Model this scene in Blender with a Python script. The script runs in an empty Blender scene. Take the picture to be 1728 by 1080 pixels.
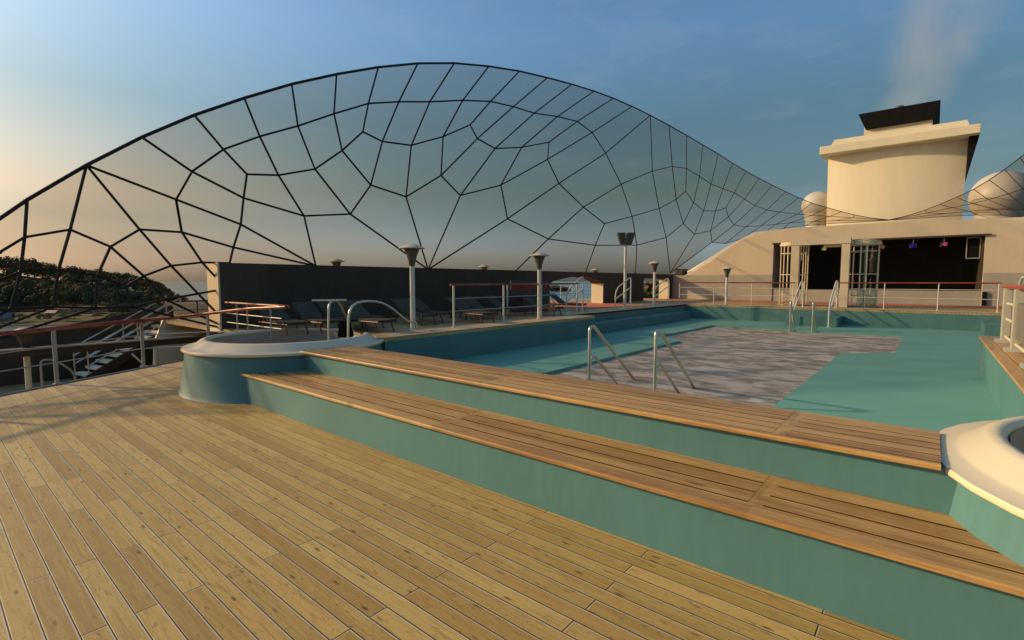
import bpy, bmesh, math, random
from mathutils import Vector, Matrix
R = math.radians
S = bpy.context.scene
COL = S.collection

# ---------------------------------------------------------------- camera, sky, sun, exposure
CAM_H, HEAD, PITCH = 1.9, 39.87, 4.42
cam = bpy.data.cameras.new('camera')
cam.sensor_width = 36; cam.sensor_fit = 'HORIZONTAL'; cam.lens = 36 * 847.6 / 1728
cam.clip_start = 0.05; cam.clip_end = 60000
co = bpy.data.objects.new('camera', cam); COL.objects.link(co)
co.location = (0, 0, CAM_H); co.rotation_euler = (R(90 - PITCH), 0, R(HEAD))
S.camera = co

SUN_EL, SUN_AZ = 21.0, 243.0          # azimuth clockwise from +Y
W = bpy.data.worlds.new('World'); S.world = W; W.use_nodes = True
nt = W.node_tree; nt.nodes.clear()
wo = nt.nodes.new('ShaderNodeOutputWorld'); bg = nt.nodes.new('ShaderNodeBackground')
sky = nt.nodes.new('ShaderNodeTexSky'); sky.sky_type = 'NISHITA'; sky.sun_disc = False
sky.sun_elevation = R(SUN_EL); sky.sun_rotation = R(SUN_AZ)
sky.air_density = 1.4; sky.dust_density = 3.0; sky.ozone_density = 8.0; sky.altitude = 0
bg.inputs['Strength'].default_value = 0.14
# thin wisps of cloud in the sky itself
tc = nt.nodes.new('ShaderNodeTexCoord'); mp = nt.nodes.new('ShaderNodeMapping')
mp.inputs['Scale'].default_value = (2.2, 2.2, 7.0); mp.inputs['Rotation'].default_value = (R(14), R(-10), 0)
nz = nt.nodes.new('ShaderNodeTexNoise'); nz.inputs['Scale'].default_value = 3.2
nz.inputs['Detail'].default_value = 7; nz.inputs['Roughness'].default_value = 0.62; nz.inputs['Distortion'].default_value = 0.5
rp = nt.nodes.new('ShaderNodeValToRGB')
rp.color_ramp.elements[0].position = 0.52; rp.color_ramp.elements[0].color = (0, 0, 0, 1)
rp.color_ramp.elements[1].position = 0.80; rp.color_ramp.elements[1].color = (0.13, 0.13, 0.13, 1)
mx = nt.nodes.new('ShaderNodeMix'); mx.data_type = 'RGBA'
L = nt.links.new
L(tc.outputs['Generated'], mp.inputs['Vector']); L(mp.outputs['Vector'], nz.inputs['Vector'])
L(nz.outputs['Fac'], rp.inputs['Fac']); L(rp.outputs['Color'], mx.inputs[0])
mx.inputs[7].default_value = (3.4, 3.6, 3.5, 1)
# evening colour of the air: warm towards the sun, pale above the far horizon, deeper blue overhead
sv = nt.nodes.new('ShaderNodeSeparateXYZ'); L(tc.outputs['Generated'], sv.inputs[0])
def ramp(stops):
    r_ = nt.nodes.new('ShaderNodeValToRGB'); e_ = r_.color_ramp.elements
    while len(e_) < len(stops): e_.new(0.5)
    for el_, (z_, c_) in zip(e_, stops): el_.position = z_; el_.color = (*[k / 2 for k in c_], 1)
    L(sv.outputs[2], r_.inputs['Fac']); return r_.outputs['Color']
HI = [(.28, (1, .92, .70)), (.42, (1.42, 1.35, 1.15)), (1, (1.42, 1.35, 1.15))]
near = ramp([(0, (2.0, 1.9, 2.0)), (.02, (1.75, 1.55, 1.6)), (.05, (1.28, 1.06, .95)), (.10, (1.06, .81, .61)), (.14, (1.30, .86, .56)), (.20, (1.22, .90, .62))] + HI)
far = ramp([(0, (2.0, 2.0, 2.0)), (.02, (2.0, 1.95, 2.0)), (.06, (1.70, 1.58, 1.72)), (.11, (1.15, 1.07, 1.0)), (.16, (1, .85, .62))] + HI)
dt = nt.nodes.new('ShaderNodeVectorMath'); dt.operation = 'DOT_PRODUCT'; L(tc.outputs['Generated'], dt.inputs[0])
dt.inputs[1].default_value = (math.sin(R(SUN_AZ)), math.cos(R(SUN_AZ)), 0)
mr = nt.nodes.new('ShaderNodeMapRange'); mr.interpolation_type = 'SMOOTHSTEP'; L(dt.outputs['Value'], mr.inputs['Value'])
mr.inputs['From Min'].default_value = 0.35; mr.inputs['From Max'].default_value = 0.85
gm = nt.nodes.new('ShaderNodeMix'); gm.data_type = 'RGBA'; L(mr.outputs[0], gm.inputs[0]); L(far, gm.inputs[6]); L(near, gm.inputs[7])
sc2 = nt.nodes.new('ShaderNodeVectorMath'); sc2.operation = 'SCALE'; sc2.inputs['Scale'].default_value = 2.0; L(gm.outputs[2], sc2.inputs[0])
ml = nt.nodes.new('ShaderNodeVectorMath'); ml.operation = 'MULTIPLY'; L(sky.outputs['Color'], ml.inputs[0]); L(sc2.outputs[0], ml.inputs[1])
L(ml.outputs[0], mx.inputs[6])
L(mx.outputs[2], bg.inputs['Color']); L(bg.outputs['Background'], wo.inputs['Surface'])

sl = bpy.data.lights.new('sun', 'SUN'); sl.energy = 4.8; sl.angle = R(2.0); sl.color = (1.0, 0.73, 0.38)
so = bpy.data.objects.new('sun', sl); COL.objects.link(so)
ts = Vector((math.sin(R(SUN_AZ)) * math.cos(R(SUN_EL)), math.cos(R(SUN_AZ)) * math.cos(R(SUN_EL)), math.sin(R(SUN_EL))))
so.rotation_euler = ts.to_track_quat('Z', 'Y').to_euler(); so.location = (-30, -20, 40)
S.view_settings.view_transform = 'Standard'; S.view_settings.look = 'None'
S.view_settings.exposure = 0.0; S.view_settings.gamma = 1.0
S.cycles.max_bounces = 8; S.cycles.transparent_max_bounces = 24
S.cycles.volume_step_rate = 2.0; S.cycles.volume_bounces = 0

# ---------------------------------------------------------------- material helpers
class NT:
    def __init__(s, name):
        s.m = bpy.data.materials.new(name); s.m.use_nodes = True
        s.t = s.m.node_tree; s.t.nodes.clear()
        s.out = s.t.nodes.new('ShaderNodeOutputMaterial')
    def n(s, typ, **k):
        nd = s.t.nodes.new(typ)
        for a, v in k.items(): setattr(nd, a, v)
        return nd
    def put(s, sock, v):
        if hasattr(v, 'node'): s.t.links.new(v, sock)
        else: sock.default_value = v
    def math(s, op, a, b=0.0, c=0.0, clamp=False):
        nd = s.n('ShaderNodeMath', operation=op, use_clamp=clamp)
        s.put(nd.inputs[0], a); s.put(nd.inputs[1], b); s.put(nd.inputs[2], c)
        return nd.outputs[0]
    def mix(s, f, a, b, blend='MIX'):
        nd = s.n('ShaderNodeMix', data_type='RGBA', blend_type=blend)
        s.put(nd.inputs[0], f)
        for i, v in ((6, a), (7, b)):
            s.put(nd.inputs[i], v if hasattr(v, 'node') else (*v, 1))
        return nd.outputs[2]
    def noise(s, vec, scale, detail=4, rough=0.55, dist=0.0):
        nd = s.n('ShaderNodeTexNoise'); s.put(nd.inputs['Vector'], vec)
        nd.inputs['Scale'].default_value = scale; nd.inputs['Detail'].default_value = detail
        nd.inputs['Roughness'].default_value = rough; nd.inputs['Distortion'].default_value = dist
        return nd.outputs['Fac']
    def sstep(s, v, lo, hi):
        nd = s.n('ShaderNodeMapRange', interpolation_type='SMOOTHSTEP')
        s.put(nd.inputs['Value'], v); nd.inputs['From Min'].default_value = lo; nd.inputs['From Max'].default_value = hi
        return nd.outputs[0]
    def xyz(s, x, y, z):
        nd = s.n('ShaderNodeCombineXYZ'); s.put(nd.inputs[0], x); s.put(nd.inputs[1], y); s.put(nd.inputs[2], z)
        return nd.outputs[0]
    def pos(s):
        g = s.n('ShaderNodeNewGeometry').outputs['Position']
        sp = s.n('ShaderNodeSeparateXYZ'); s.t.links.new(g, sp.inputs[0])
        return g, sp.outputs[0], sp.outputs[1], sp.outputs[2]
    def bump(s, h, strength, dist=0.01):
        nd = s.n('ShaderNodeBump'); nd.inputs['Strength'].default_value = strength; nd.inputs['Distance'].default_value = dist
        s.put(nd.inputs['Height'], h); return nd.outputs[0]
    def bsdf(s, col, rough=0.5, metal=0.0, spec=0.5, normal=None, **k):
        b = s.n('ShaderNodeBsdfPrincipled')
        s.put(b.inputs['Base Color'], col if hasattr(col, 'node') else (*col, 1))
        s.put(b.inputs['Roughness'], rough); s.put(b.inputs['Metallic'], metal)
        b.inputs['Specular IOR Level'].default_value = spec
        if normal is not None: s.put(b.inputs['Normal'], normal)
        for a, v in k.items(): s.put(b.inputs[a.replace('_', ' ')], v)
        s.t.links.new(b.outputs[0], s.out.inputs['Surface'])
        return s.m

def paint(name, col, rough=0.5, metal=0.0, vary=0.18, scale=2.0, bumpy=0.05, spec=0.4, streak=False):
    t = NT(name); g, x, y, z = t.pos()
    v = t.xyz(t.math('MULTIPLY', x, 1.0), t.math('MULTIPLY', y, 1.0), t.math('MULTIPLY', z, 0.25 if streak else 1.0))
    a = t.noise(v, scale, 5, 0.6); b = t.noise(v, scale * 14, 3, 0.6)
    f = t.math('ADD', t.math('MULTIPLY', a, 0.7), t.math('MULTIPLY', b, 0.3))
    f = t.sstep(f, 0.32, 0.68)
    c = t.mix(f, tuple(u * (1 - vary) for u in col), tuple(min(1, u * (1 + vary)) for u in col))
    return t.bsdf(c, t.math('ADD', t.math('MULTIPLY', b, 0.16), rough - 0.08), metal, spec, t.bump(b, bumpy) if bumpy else None)

def plank_mat(name, c1, c2, width, y0, length, shift, along='X', seam=0.0036, seamcol=(0.045, 0.028, 0.014), knots=0.8, cap=(0.62, 0.53, 0.44), rough=0.5):
    """boards laid along X (or Y) with staggered butt joints, grain and knots"""
    t = NT(name); g, x, y, z = t.pos()
    if along == 'Y': x, y = y, x
    v = t.math('DIVIDE', t.math('SUBTRACT', y, y0), width)
    row = t.math('FLOOR', v); fy = t.math('FRACT', v)
    par = t.math('FLOORED_MODULO', row, 2.0)
    u = t.math('DIVIDE', t.math('SUBTRACT', t.math('ADD', x, 2.355), t.math('MULTIPLY', par, shift)), length)
    bid = t.math('FLOOR', u); fx = t.math('FRACT', u)
    wn = t.n('ShaderNodeTexWhiteNoise', noise_dimensions='2D'); t.put(wn.inputs['Vector'], t.xyz(row, bid, 0.0))
    rnd = wn.outputs['Value']
    sp = t.n('ShaderNodeSeparateColor'); t.put(sp.inputs[0], wn.outputs['Color'])
    off = t.math('MULTIPLY', rnd, 37.0)
    gv = t.xyz(t.math('ADD', t.math('MULTIPLY', x, 1.6), off), t.math('MULTIPLY', y, 26.0), off)
    grain = t.noise(gv, 1.0, 5, 0.6, 1.6)
    fine = t.noise(t.xyz(t.math('MULTIPLY', x, 9.0), t.math('MULTIPLY', y, 170.0), off), 1.0, 3, 0.6)
    blot = t.noise(t.xyz(t.math('ADD', x, off), t.math('MULTIPLY', y, 3.0), 0.0), 1.7, 4, 0.6)
    f = t.math('ADD', t.math('MULTIPLY', grain, 0.62), t.math('MULTIPLY', fine, 0.18))
    f = t.math('ADD', f, t.math('MULTIPLY', t.math('SUBTRACT', rnd, 0.5), 0.25))
    f = t.math('ADD', f, t.math('MULTIPLY', blot, 0.22))
    c = t.mix(t.sstep(f, 0.34, 0.72), c2, c1)
    c = t.mix(t.math('MULTIPLY', t.sstep(grain, 0.54, 0.70), 0.42), c, tuple(k * m for k, m in zip(c2, (0.72, 0.64, 0.55))))
    c = t.mix(t.math('MULTIPLY', t.sstep(fine, 0.56, 0.72), 0.22), c, tuple(k * 0.6 for k in c2))
    c = t.mix(t.math('MULTIPLY', sp.outputs[1], 0.30), c, tuple(k * m for k, m in zip(c1, (1.02, 0.80, 0.60))))
    vo = t.n('ShaderNodeTexVoronoi', feature='F1')
    t.put(vo.inputs['Vector'], t.xyz(t.math('ADD', t.math('MULTIPLY', x, 5.5), off), t.math('MULTIPLY', y, 19.0), off))
    vo.inputs['Scale'].default_value = 1.0
    vs = t.n('ShaderNodeSeparateColor'); t.put(vs.inputs[0], vo.outputs['Color'])
    kn = t.math('SUBTRACT', 1.0, t.sstep(vo.outputs['Distance'], 0.06, 0.30))
    kn = t.math('MULTIPLY', kn, t.math('GREATER_THAN', vs.outputs[0], 0.76))
    c = t.mix(t.math('MULTIPLY', kn, knots), c, tuple(k * m for k, m in zip(c2, (0.22, 0.18, 0.15))))
    fk = t.noise(t.xyz(t.math('ADD', t.math('MULTIPLY', x, 14.0), off), t.math('MULTIPLY', y, 46.0), off), 1.0, 3, 0.65, 1.0)
    c = t.mix(t.math('MULTIPLY', t.sstep(fk, 0.59, 0.68), 0.72 * knots), c, tuple(k * 0.40 for k in c2))
    fig = t.noise(t.xyz(t.math('ADD', t.math('MULTIPLY', x, 0.55), off), t.math('MULTIPLY', y, 11.0), off), 1.0, 2, 0.5, 0.3)
    fig = t.math('PINGPONG', t.math('MULTIPLY', fig, 12.0), 0.5)
    c = t.mix(t.math('MULTIPLY', t.math('MULTIPLY', t.sstep(fig, 0.26, 0.5), t.sstep(blot, .42, .62)), 0.55), c, tuple(k * m for k, m in zip(c2, (0.85, 0.78, 0.70))))
    ey = t.math('MULTIPLY', t.math('MINIMUM', fy, t.math('SUBTRACT', 1.0, fy)), width)
    ex = t.math('MULTIPLY', t.math('MINIMUM', fx, t.math('SUBTRACT', 1.0, fx)), length)
    e = t.math('MINIMUM', ex, ey)
    if cap:
        lo = t.math('SUBTRACT', 1.0, t.sstep(t.math('MULTIPLY', t.math('SUBTRACT', 1.0, fy), width), 0.007, 0.014))
        lx = t.math('SUBTRACT', 1.0, t.sstep(t.math('MULTIPLY', fx, length), 0.006, 0.010))
        c = t.mix(t.math('MULTIPLY', t.math('MAXIMUM', lo, lx), 0.62), c, cap)
    sm = t.math('SUBTRACT', 1.0, t.sstep(e, seam * 0.7, seam * 1.3))
    c = t.mix(sm, c, seamcol)
    h = t.math('SUBTRACT', t.math('ADD', t.math('MULTIPLY', grain, 0.2), t.math('MULTIPLY', fine, 0.15)), t.math('MULTIPLY', sm, 1.0))
    return t.bsdf(c, t.math('ADD', t.math('MULTIPLY', grain, 0.2), rough - 0.1), 0, 0.3, t.bump(h, 0.45, 0.006))

def board_wood(name, c1, c2, along='X', rough=0.42):
    t = NT(name); g, x, y, z = t.pos()
    if along == 'Y': x, y = y, x
    o = t.math('MULTIPLY', t.math('FLOOR', t.math('MULTIPLY', y, 6.5)), 3.7)
    grain = t.noise(t.xyz(t.math('ADD', t.math('MULTIPLY', x, 1.2), o), t.math('MULTIPLY', y, 24.0), t.math('MULTIPLY', z, 18.0)), 1.0, 5, 0.6, 1.3)
    fine = t.noise(t.xyz(t.math('MULTIPLY', x, 7.0), t.math('MULTIPLY', y, 190.0), t.math('MULTIPLY', z, 90.0)), 1.0, 3, 0.6)
    blot = t.noise(t.xyz(x, t.math('MULTIPLY', y, 4.0), 0.0), 1.1, 4, 0.6)
    f = t.math('ADD', t.math('ADD', t.math('MULTIPLY', grain, 0.55), t.math('MULTIPLY', fine, 0.25)), t.math('MULTIPLY', blot, 0.28))
    wn = t.n('ShaderNodeTexWhiteNoise', noise_dimensions='2D'); t.put(wn.inputs['Vector'], t.xyz(t.math('FLOOR', t.math('MULTIPLY', y, 6.5)), t.math('FLOOR', t.math('DIVIDE', t.math('ADD', x, .81), 2.95)), 0.0))
    f = t.math('ADD', f, t.math('MULTIPLY', t.math('SUBTRACT', wn.outputs['Value'], 0.5), 0.16))
    c = t.mix(t.sstep(f, 0.42, 0.66), c2, c1)
    vo = t.n('ShaderNodeTexVoronoi', feature='F1')
    t.put(vo.inputs['Vector'], t.xyz(t.math('MULTIPLY', x, 1.8), t.math('MULTIPLY', y, 9.0), 0.0)); vo.inputs['Scale'].default_value = 1.0
    vs = t.n('ShaderNodeSeparateColor'); t.put(vs.inputs[0], vo.outputs['Color'])
    kn = t.math('MULTIPLY', t.math('SUBTRACT', 1.0, t.sstep(vo.outputs['Distance'], 0.04, 0.22)), t.math('GREATER_THAN', vs.outputs[0], 0.60))
    c = t.mix(t.math('MULTIPLY', kn, 0.85), c, tuple(k * 0.32 for k in c2))
    return t.bsdf(c, t.math('ADD', t.math('MULTIPLY', grain, 0.25), rough - 0.1), 0, 0.35, t.bump(t.math('ADD', grain, fine), 0.2, 0.004))

M = {}
M['deck'] = plank_mat('deck planks', (0.53, 0.375, 0.125), (0.31, 0.188, 0.054), 0.1203, 3.245, 1.963, 0.902)
M['pooldeck'] = plank_mat('upper deck planks', (0.50, 0.37, 0.18), (0.38, 0.26, 0.115), 0.115, 0.0, 2.2, 0.9, along='Y', cap=None, knots=0.4)
M['tread'] = board_wood('oiled bench wood', (0.49, 0.285, 0.10), (0.29, 0.145, 0.045))
M['tread_y'] = board_wood('oiled coping wood', (0.50, 0.29, 0.10), (0.30, 0.15, 0.045), along='Y')
M['gap'] = paint('dark board gap', (0.030, 0.015, 0.006), 0.8, spec=0.05, bumpy=0)
M['teal'] = paint('teal paint', (0.084, 0.195, 0.190), 0.50, vary=0.09, scale=1.3, spec=0.25, bumpy=0.02, streak=True)
M['tealfloor'] = paint('teal pool floor paint', (0.150, 0.345, 0.265), 0.6, vary=0.06, scale=0.8, spec=0.15, bumpy=0.02)
M['cream'] = paint('cream ship paint', (0.60, 0.50, 0.34), 0.5, vary=0.05, scale=0.7, streak=True)
M['tubcream'] = paint('cream gelcoat', (0.70, 0.58, 0.385), 0.32, vary=0.03, scale=1.2, bumpy=0, spec=0.5)
M['radome'] = paint('radome paint', (0.42, 0.39, 0.33), 0.45, vary=0.04, scale=.8, bumpy=0)
M['tubin'] = paint('taupe tub liner', (0.36, 0.31, 0.245), 0.45, vary=0.05)
M['band'] = paint('grey beige lower wall paint', (0.37, 0.34, 0.27), 0.55, vary=0.06, streak=True)
M['dark'] = paint('charcoal paint and shade', (0.070, 0.056, 0.042), 0.7, vary=0.15, scale=0.6, streak=True, spec=0.12)
M['backdrop'] = paint('stage backdrop cloth', (0.055, 0.046, 0.035), 0.9, spec=0.05, vary=0.15, streak=True)
M['black'] = paint('matt black', (0.010, 0.009, 0.009), 0.8, spec=0.05)
M['wire'] = paint('black painted steel', (0.012, 0.012, 0.013), 0.55, spec=0.25, bumpy=0)
M['steel'] = paint('brushed stainless steel', (0.60, 0.56, 0.48), 0.30, metal=0.85, vary=0.08, scale=6, bumpy=0.02)
M['whitepaint'] = paint('off white rail paint', (0.66, 0.61, 0.50), 0.42, vary=0.06, scale=4)
M['greypaint'] = paint('grey rail paint', (0.33, 0.31, 0.275), 0.45, vary=0.10, scale=5)
M['redwood'] = board_wood('varnished red handrail', (0.36, 0.085, 0.04), (0.20, 0.04, 0.02), rough=0.35)
M['orange'] = paint('orange red deck coating', (0.50, 0.145, 0.06), 0.7, vary=0.10, scale=1.2)
M['coping'] = paint('sandy deck coping', (0.50, 0.38, 0.22), 0.65, vary=0.10, scale=1.5)
M['cone'] = paint('brown lamp cone', (0.10, 0.08, 0.06), 0.45, vary=0.12, scale=6)
M['fabric'] = paint('slate lounger fabric', (0.078, 0.072, 0.052), 0.9, vary=0.15, scale=9, bumpy=0.2, spec=0.1)
M['legwood'] = paint('dark red lounger wood', (0.13, 0.042, 0.026), 0.5, vary=0.2, scale=8)
M['sand'] = paint('beach sand', (0.46, 0.36, 0.22), 0.9, vary=0.2, scale=0.05, bumpy=0)
def beach_mat():
    t = NT('sand and lawn'); g, x, y, z = t.pos()
    a = t.noise(g, .035, 5, .6); b = t.noise(g, .4, 3, .6)
    c = t.mix(t.sstep(t.math('ADD', t.math('MULTIPLY', a, .8), t.math('MULTIPLY', b, .2)), .42, .56), (.22, .165, .095), (.060, .070, .026))
    return t.bsdf(c, .9, 0, .1)
M['beach'] = beach_mat()
M['hill'] = paint('wooded hillside', (0.030, 0.040, 0.014), 0.95, vary=0.35, scale=0.03, bumpy=0)
M['roofgrey'] = paint('grey blue roof', (0.13, 0.15, 0.17), 0.7, vary=0.12, scale=0.2)
M['roofred'] = paint('dark red roof', (0.16, 0.055, 0.04), 0.7, vary=0.15, scale=0.2)
M['hutwall'] = paint('weathered hut wall', (0.30, 0.25, 0.19), 0.8, vary=0.15, scale=0.3)
M['thatch'] = paint('thatch', (0.13, 0.095, 0.045), 0.95, vary=0.3, scale=0.6)
M['trunk'] = paint('tree bark', (0.06, 0.045, 0.03), 0.9, vary=0.2)
M['signred'] = paint('dark red sign tiles', (0.30, 0.035, 0.030), 0.5, vary=0.1)
M['signdark'] = paint('dark sign board', (0.045, 0.043, 0.042), 0.5, vary=0.1)
M['mint'] = paint('pale mint plastic', (0.50, 0.58, 0.42), 0.4, vary=0.04)
M['tread_white'] = paint('pale stair treads', (0.80, 0.70, 0.52), 0.6, vary=0.08)
M['greypanel'] = paint('brown grey panel', (0.17, 0.145, 0.115), 0.45, vary=0.06)

def leaf_mat():
    t = NT('foliage'); g, x, y, z = t.pos()
    a = t.n('ShaderNodeAttribute', attribute_name='tone')
    c = t.mix(t.noise(g, 0.6, 3), (0.7, 0.7, 0.7), (1.25, 1.25, 1.25))
    c = t.mix(1.0, a.outputs['Color'], c, 'MULTIPLY')
    return t.bsdf(c, 0.8, 0, 0.15)
M['leaf'] = leaf_mat()

def water_mat(name, c1, c2, rough, sc, spec, bs, dist, stretch=(1, 1)):
    t = NT(name); g, x, y, z = t.pos()
    v = t.xyz(t.math('MULTIPLY', x, stretch[0]), t.math('MULTIPLY', y, stretch[1]), 0.0)
    a = t.noise(v, sc, 4, 0.55, 0.8); b = t.noise(v, sc * 3.1, 3, 0.6, 0.4)
    h = t.math('ADD', t.math('MULTIPLY', a, 0.7), t.math('MULTIPLY', b, 0.3))
    c = t.mix(t.sstep(h, 0.41, 0.60), c1, c2)
    return t.bsdf(c, rough, 0, spec, t.bump(h, bs, dist))
M['water'] = water_mat('murky pool water', (0.225, 0.190, 0.140), (0.50, 0.43, 0.34), 0.55, 1.7, 0.2, 0.6, 0.06, (0.8, 1.25))
M['sea'] = water_mat('sea water', (0.05, 0.10, 0.13), (0.08, 0.14, 0.17), 0.22, 0.02, 0.5, 0.6, 2.0)

def glass_mat(name, tint, gloss=0.04):
    t = NT(name)
    tr = t.n('ShaderNodeBsdfTransparent'); tr.inputs[0].default_value = (*tint, 1)
    gl = t.n('ShaderNodeBsdfGlossy'); gl.inputs['Roughness'].default_value = 0.05; gl.inputs['Color'].default_value = (0.9, 0.9, 0.9, 1)
    mixn = t.n('ShaderNodeMixShader'); mixn.inputs[0].default_value = gloss
    t.t.links.new(tr.outputs[0], mixn.inputs[1]); t.t.links.new(gl.outputs[0], mixn.inputs[2])
    t.t.links.new(mixn.outputs[0], t.out.inputs['Surface'])
    return t.m
M['glass'] = glass_mat('smoked glass', (0.75, 0.675, 0.61), 0.015)
M['tealglass'] = glass_mat('teal curtain glass', (0.42, 0.66, 0.68), 0.05)

def lamp_mat(name, col, power):
    t = NT(name); e = t.n('ShaderNodeEmission'); e.inputs[0].default_value = (*col, 1); e.inputs[1].default_value = power
    t.t.links.new(e.outputs[0], t.out.inputs['Surface']); return t.m
M['lens_yellow'] = lamp_mat('yellow stage lens', (0.75, 0.72, 0.10), 0.35)
M['lens_blue'] = lamp_mat('blue stage lens', (0.06, 0.04, 0.75), 0.28)
M['lens_pink'] = lamp_mat('pink stage lens', (0.80, 0.07, 0.28), 0.5)
M['lens_rust'] = lamp_mat('rust stage lens', (0.45, 0.13, 0.05), 0.35)

# ---------------------------------------------------------------- mesh helpers
class MB:
    def __init__(s): s.v = []; s.f = []; s.sm = []
    def add(s, vs, fs, smooth=False):
        o = len(s.v); s.v += [tuple(p) for p in vs]; s.f += [tuple(i + o for i in f) for f in fs]; s.sm += [smooth] * len(fs)
        return s
    def box(s, x0, x1, y0, y1, z0, z1, b=0.0):
        if b <= 0:
            vs = [(x, y, z) for z in (z0, z1) for y in (y0, y1) for x in (x0, x1)]
            return s.add(vs, [(0, 2, 3, 1), (4, 5, 7, 6), (0, 1, 5, 4), (2, 6, 7, 3), (0, 4, 6, 2), (1, 3, 7, 5)])
        bm = bmesh.new(); bmesh.ops.create_cube(bm, size=1)
        for v in bm.verts: v.co = Vector(((x0 + x1) / 2 + v.co.x * (x1 - x0), (y0 + y1) / 2 + v.co.y * (y1 - y0), (z0 + z1) / 2 + v.co.z * (z1 - z0)))
        bmesh.ops.bevel(bm, geom=list(bm.edges), offset=b, segments=2, affect='EDGES', profile=0.6)
        return s.bm(bm)
    def bm(s, bm, smooth=False):
        bm.verts.index_update()
        s.add([v.co.copy() for v in bm.verts], [[v.index for v in f.verts] for f in bm.faces], smooth); bm.free(); return s
    def tube(s, pts, r, n=8, closed=False, r2=None):
        pts = [Vector(p) for p in pts]; N = len(pts); rings = []
        up = None
        for i, p in enumerate(pts):
            a = pts[i - 1] if (i > 0 or closed) else None; b = pts[(i + 1) % N] if (i < N - 1 or closed) else None
            d = ((p - a).normalized() if a is not None else Vector()) + ((b - p).normalized() if b is not None else Vector())
            d = d.normalized() if d.length > 1e-6 else Vector((0, 0, 1))
            if up is None: up = Vector((0, 0, 1)) if abs(d.z) < 0.9 else Vector((1, 0, 0))
            x = up.cross(d).normalized(); y = d.cross(x).normalized(); up = y
            k = 1.0
            if a is not None and b is not None:
                c = max(0.35, (p - a).normalized().dot(d)); k = 1 / c
            rr = r if r2 is None else r + (r2 - r) * i / (N - 1)
            rings.append([p + (x * math.cos(2 * math.pi * j / n) + y * math.sin(2 * math.pi * j / n)) * rr * min(k, 1.4) for j in range(n)])
        vs = [q for ring in rings for q in ring]; fs = []
        for i in range(N if closed else N - 1):
            i2 = (i + 1) % N
            for j in range(n):
                fs.append((i * n + j, i * n + (j + 1) % n, i2 * n + (j + 1) % n, i2 * n + j))
        s.add(vs, fs, True)
        if not closed:
            s.add(rings[0], [tuple(range(n))[::-1]]); s.add(rings[-1], [tuple(range(n))])
        return s
    def lathe(s, prof, c=(0, 0, 0), n=32, a0=0.0, a1=360.0, smooth=True):
        full = abs(a1 - a0) >= 359.9; m = n if full else n + 1
        vs = []
        for r, z in prof:
            for j in range(m):
                a = R(a0 + (a1 - a0) * j / n); vs.append((c[0] + r * math.cos(a), c[1] + r * math.sin(a), c[2] + z))
        fs = []
        for i in range(len(prof) - 1):
            for j in range(n):
                j2 = (j + 1) % m; fs.append((i * m + j, i * m + j2, (i + 1) * m + j2, (i + 1) * m + j))
        s.add(vs, fs, smooth)
        if not full:
            for j in (0, n): s.add([vs[i * m + j] for i in range(len(prof))], [tuple(range(len(prof)))])
        return s
    def prism(s, poly, axis, a, b):
        """outline poly (u, v) swept from a to b along axis x, y or z"""
        def P(u, v, w): return {'x': (w, u, v), 'y': (u, w, v), 'z': (u, v, w)}[axis]
        n = len(poly); vs = [P(u, v, a) for u, v in poly] + [P(u, v, b) for u, v in poly]
        fs = [tuple(range(n))[::-1], tuple(range(n, 2 * n))] + [(i, (i + 1) % n, n + (i + 1) % n, n + i) for i in range(n)]
        return s.add(vs, fs)
    def ball(s, c, r, sq=1.0, seg=20, ring=12):
        bm = bmesh.new(); bmesh.ops.create_uvsphere(bm, u_segments=seg, v_segments=ring, radius=r)
        for v in bm.verts: v.co = Vector((c[0] + v.co.x, c[1] + v.co.y, c[2] + v.co.z * sq))
        return s.bm(bm, True)
    def mesh(s, name, mat, angle=38):
        me = bpy.data.meshes.new(name); me.from_pydata(s.v, [], s.f)
        bm = bmesh.new(); bm.from_mesh(me); bmesh.ops.recalc_face_normals(bm, faces=list(bm.faces)); bm.to_mesh(me); bm.free()
        me.polygons.foreach_set('use_smooth', s.sm); me.update()
        if any(s.sm):
            try: me.set_sharp_from_angle(angle=R(angle))
            except Exception: pass
        me.materials.append(mat); return me
    def build(s, name, mat, parent=None, angle=38):
        o = bpy.data.objects.new(name, s.mesh(name, mat, angle)); COL.objects.link(o)
        if parent is not None:
            o.parent = parent
            o.matrix_parent_inverse = Matrix.Translation(-parent.location) if parent.get('world_kids') else Matrix()
        return o

def thing(name, label, cat, loc=(0, 0, 0), rz=0.0, group=None):
    o = bpy.data.objects.new(name, None); COL.objects.link(o); o.empty_display_size = 0.2
    o.location = loc; o.rotation_euler = (0, 0, rz); o['label'] = label; o['category'] = cat
    if group: o['group'] = group
    return o
def tag(o, label, cat, group=None):
    o['label'] = label; o['category'] = cat
    if group: o['group'] = group
    return o
def struct(o, label=None, kind='structure'):
    o['kind'] = kind
    if label: o['label'] = label
    return o
def dup(root, loc, rz, label, group=None):
    r = root.copy(); COL.objects.link(r); r.location = loc; r.rotation_euler = (0, 0, rz); r['label'] = label
    if group: r['group'] = group
    for ch in list(root.children):
        c = ch.copy(); COL.objects.link(c); c.parent = r
        for g in list(ch.children):
            d = g.copy(); COL.objects.link(d); d.parent = c
    return r
def wave(pts, k=3):
    """rounds the corners of a path"""
    P = [Vector(p) for p in pts]; out = [P[0]]
    for i in range(1, len(P) - 1):
        a, p, b = P[i - 1], P[i], P[i + 1]
        l = min((a - p).length, (b - p).length) * 0.42
        s, e = p + (a - p).normalized() * l, p + (b - p).normalized() * l
        for j in range(k + 1):
            u = j / k; out.append(s * (1 - u) ** 2 + p * 2 * u * (1 - u) + e * u * u)
    out.append(P[-1]); return out

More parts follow.
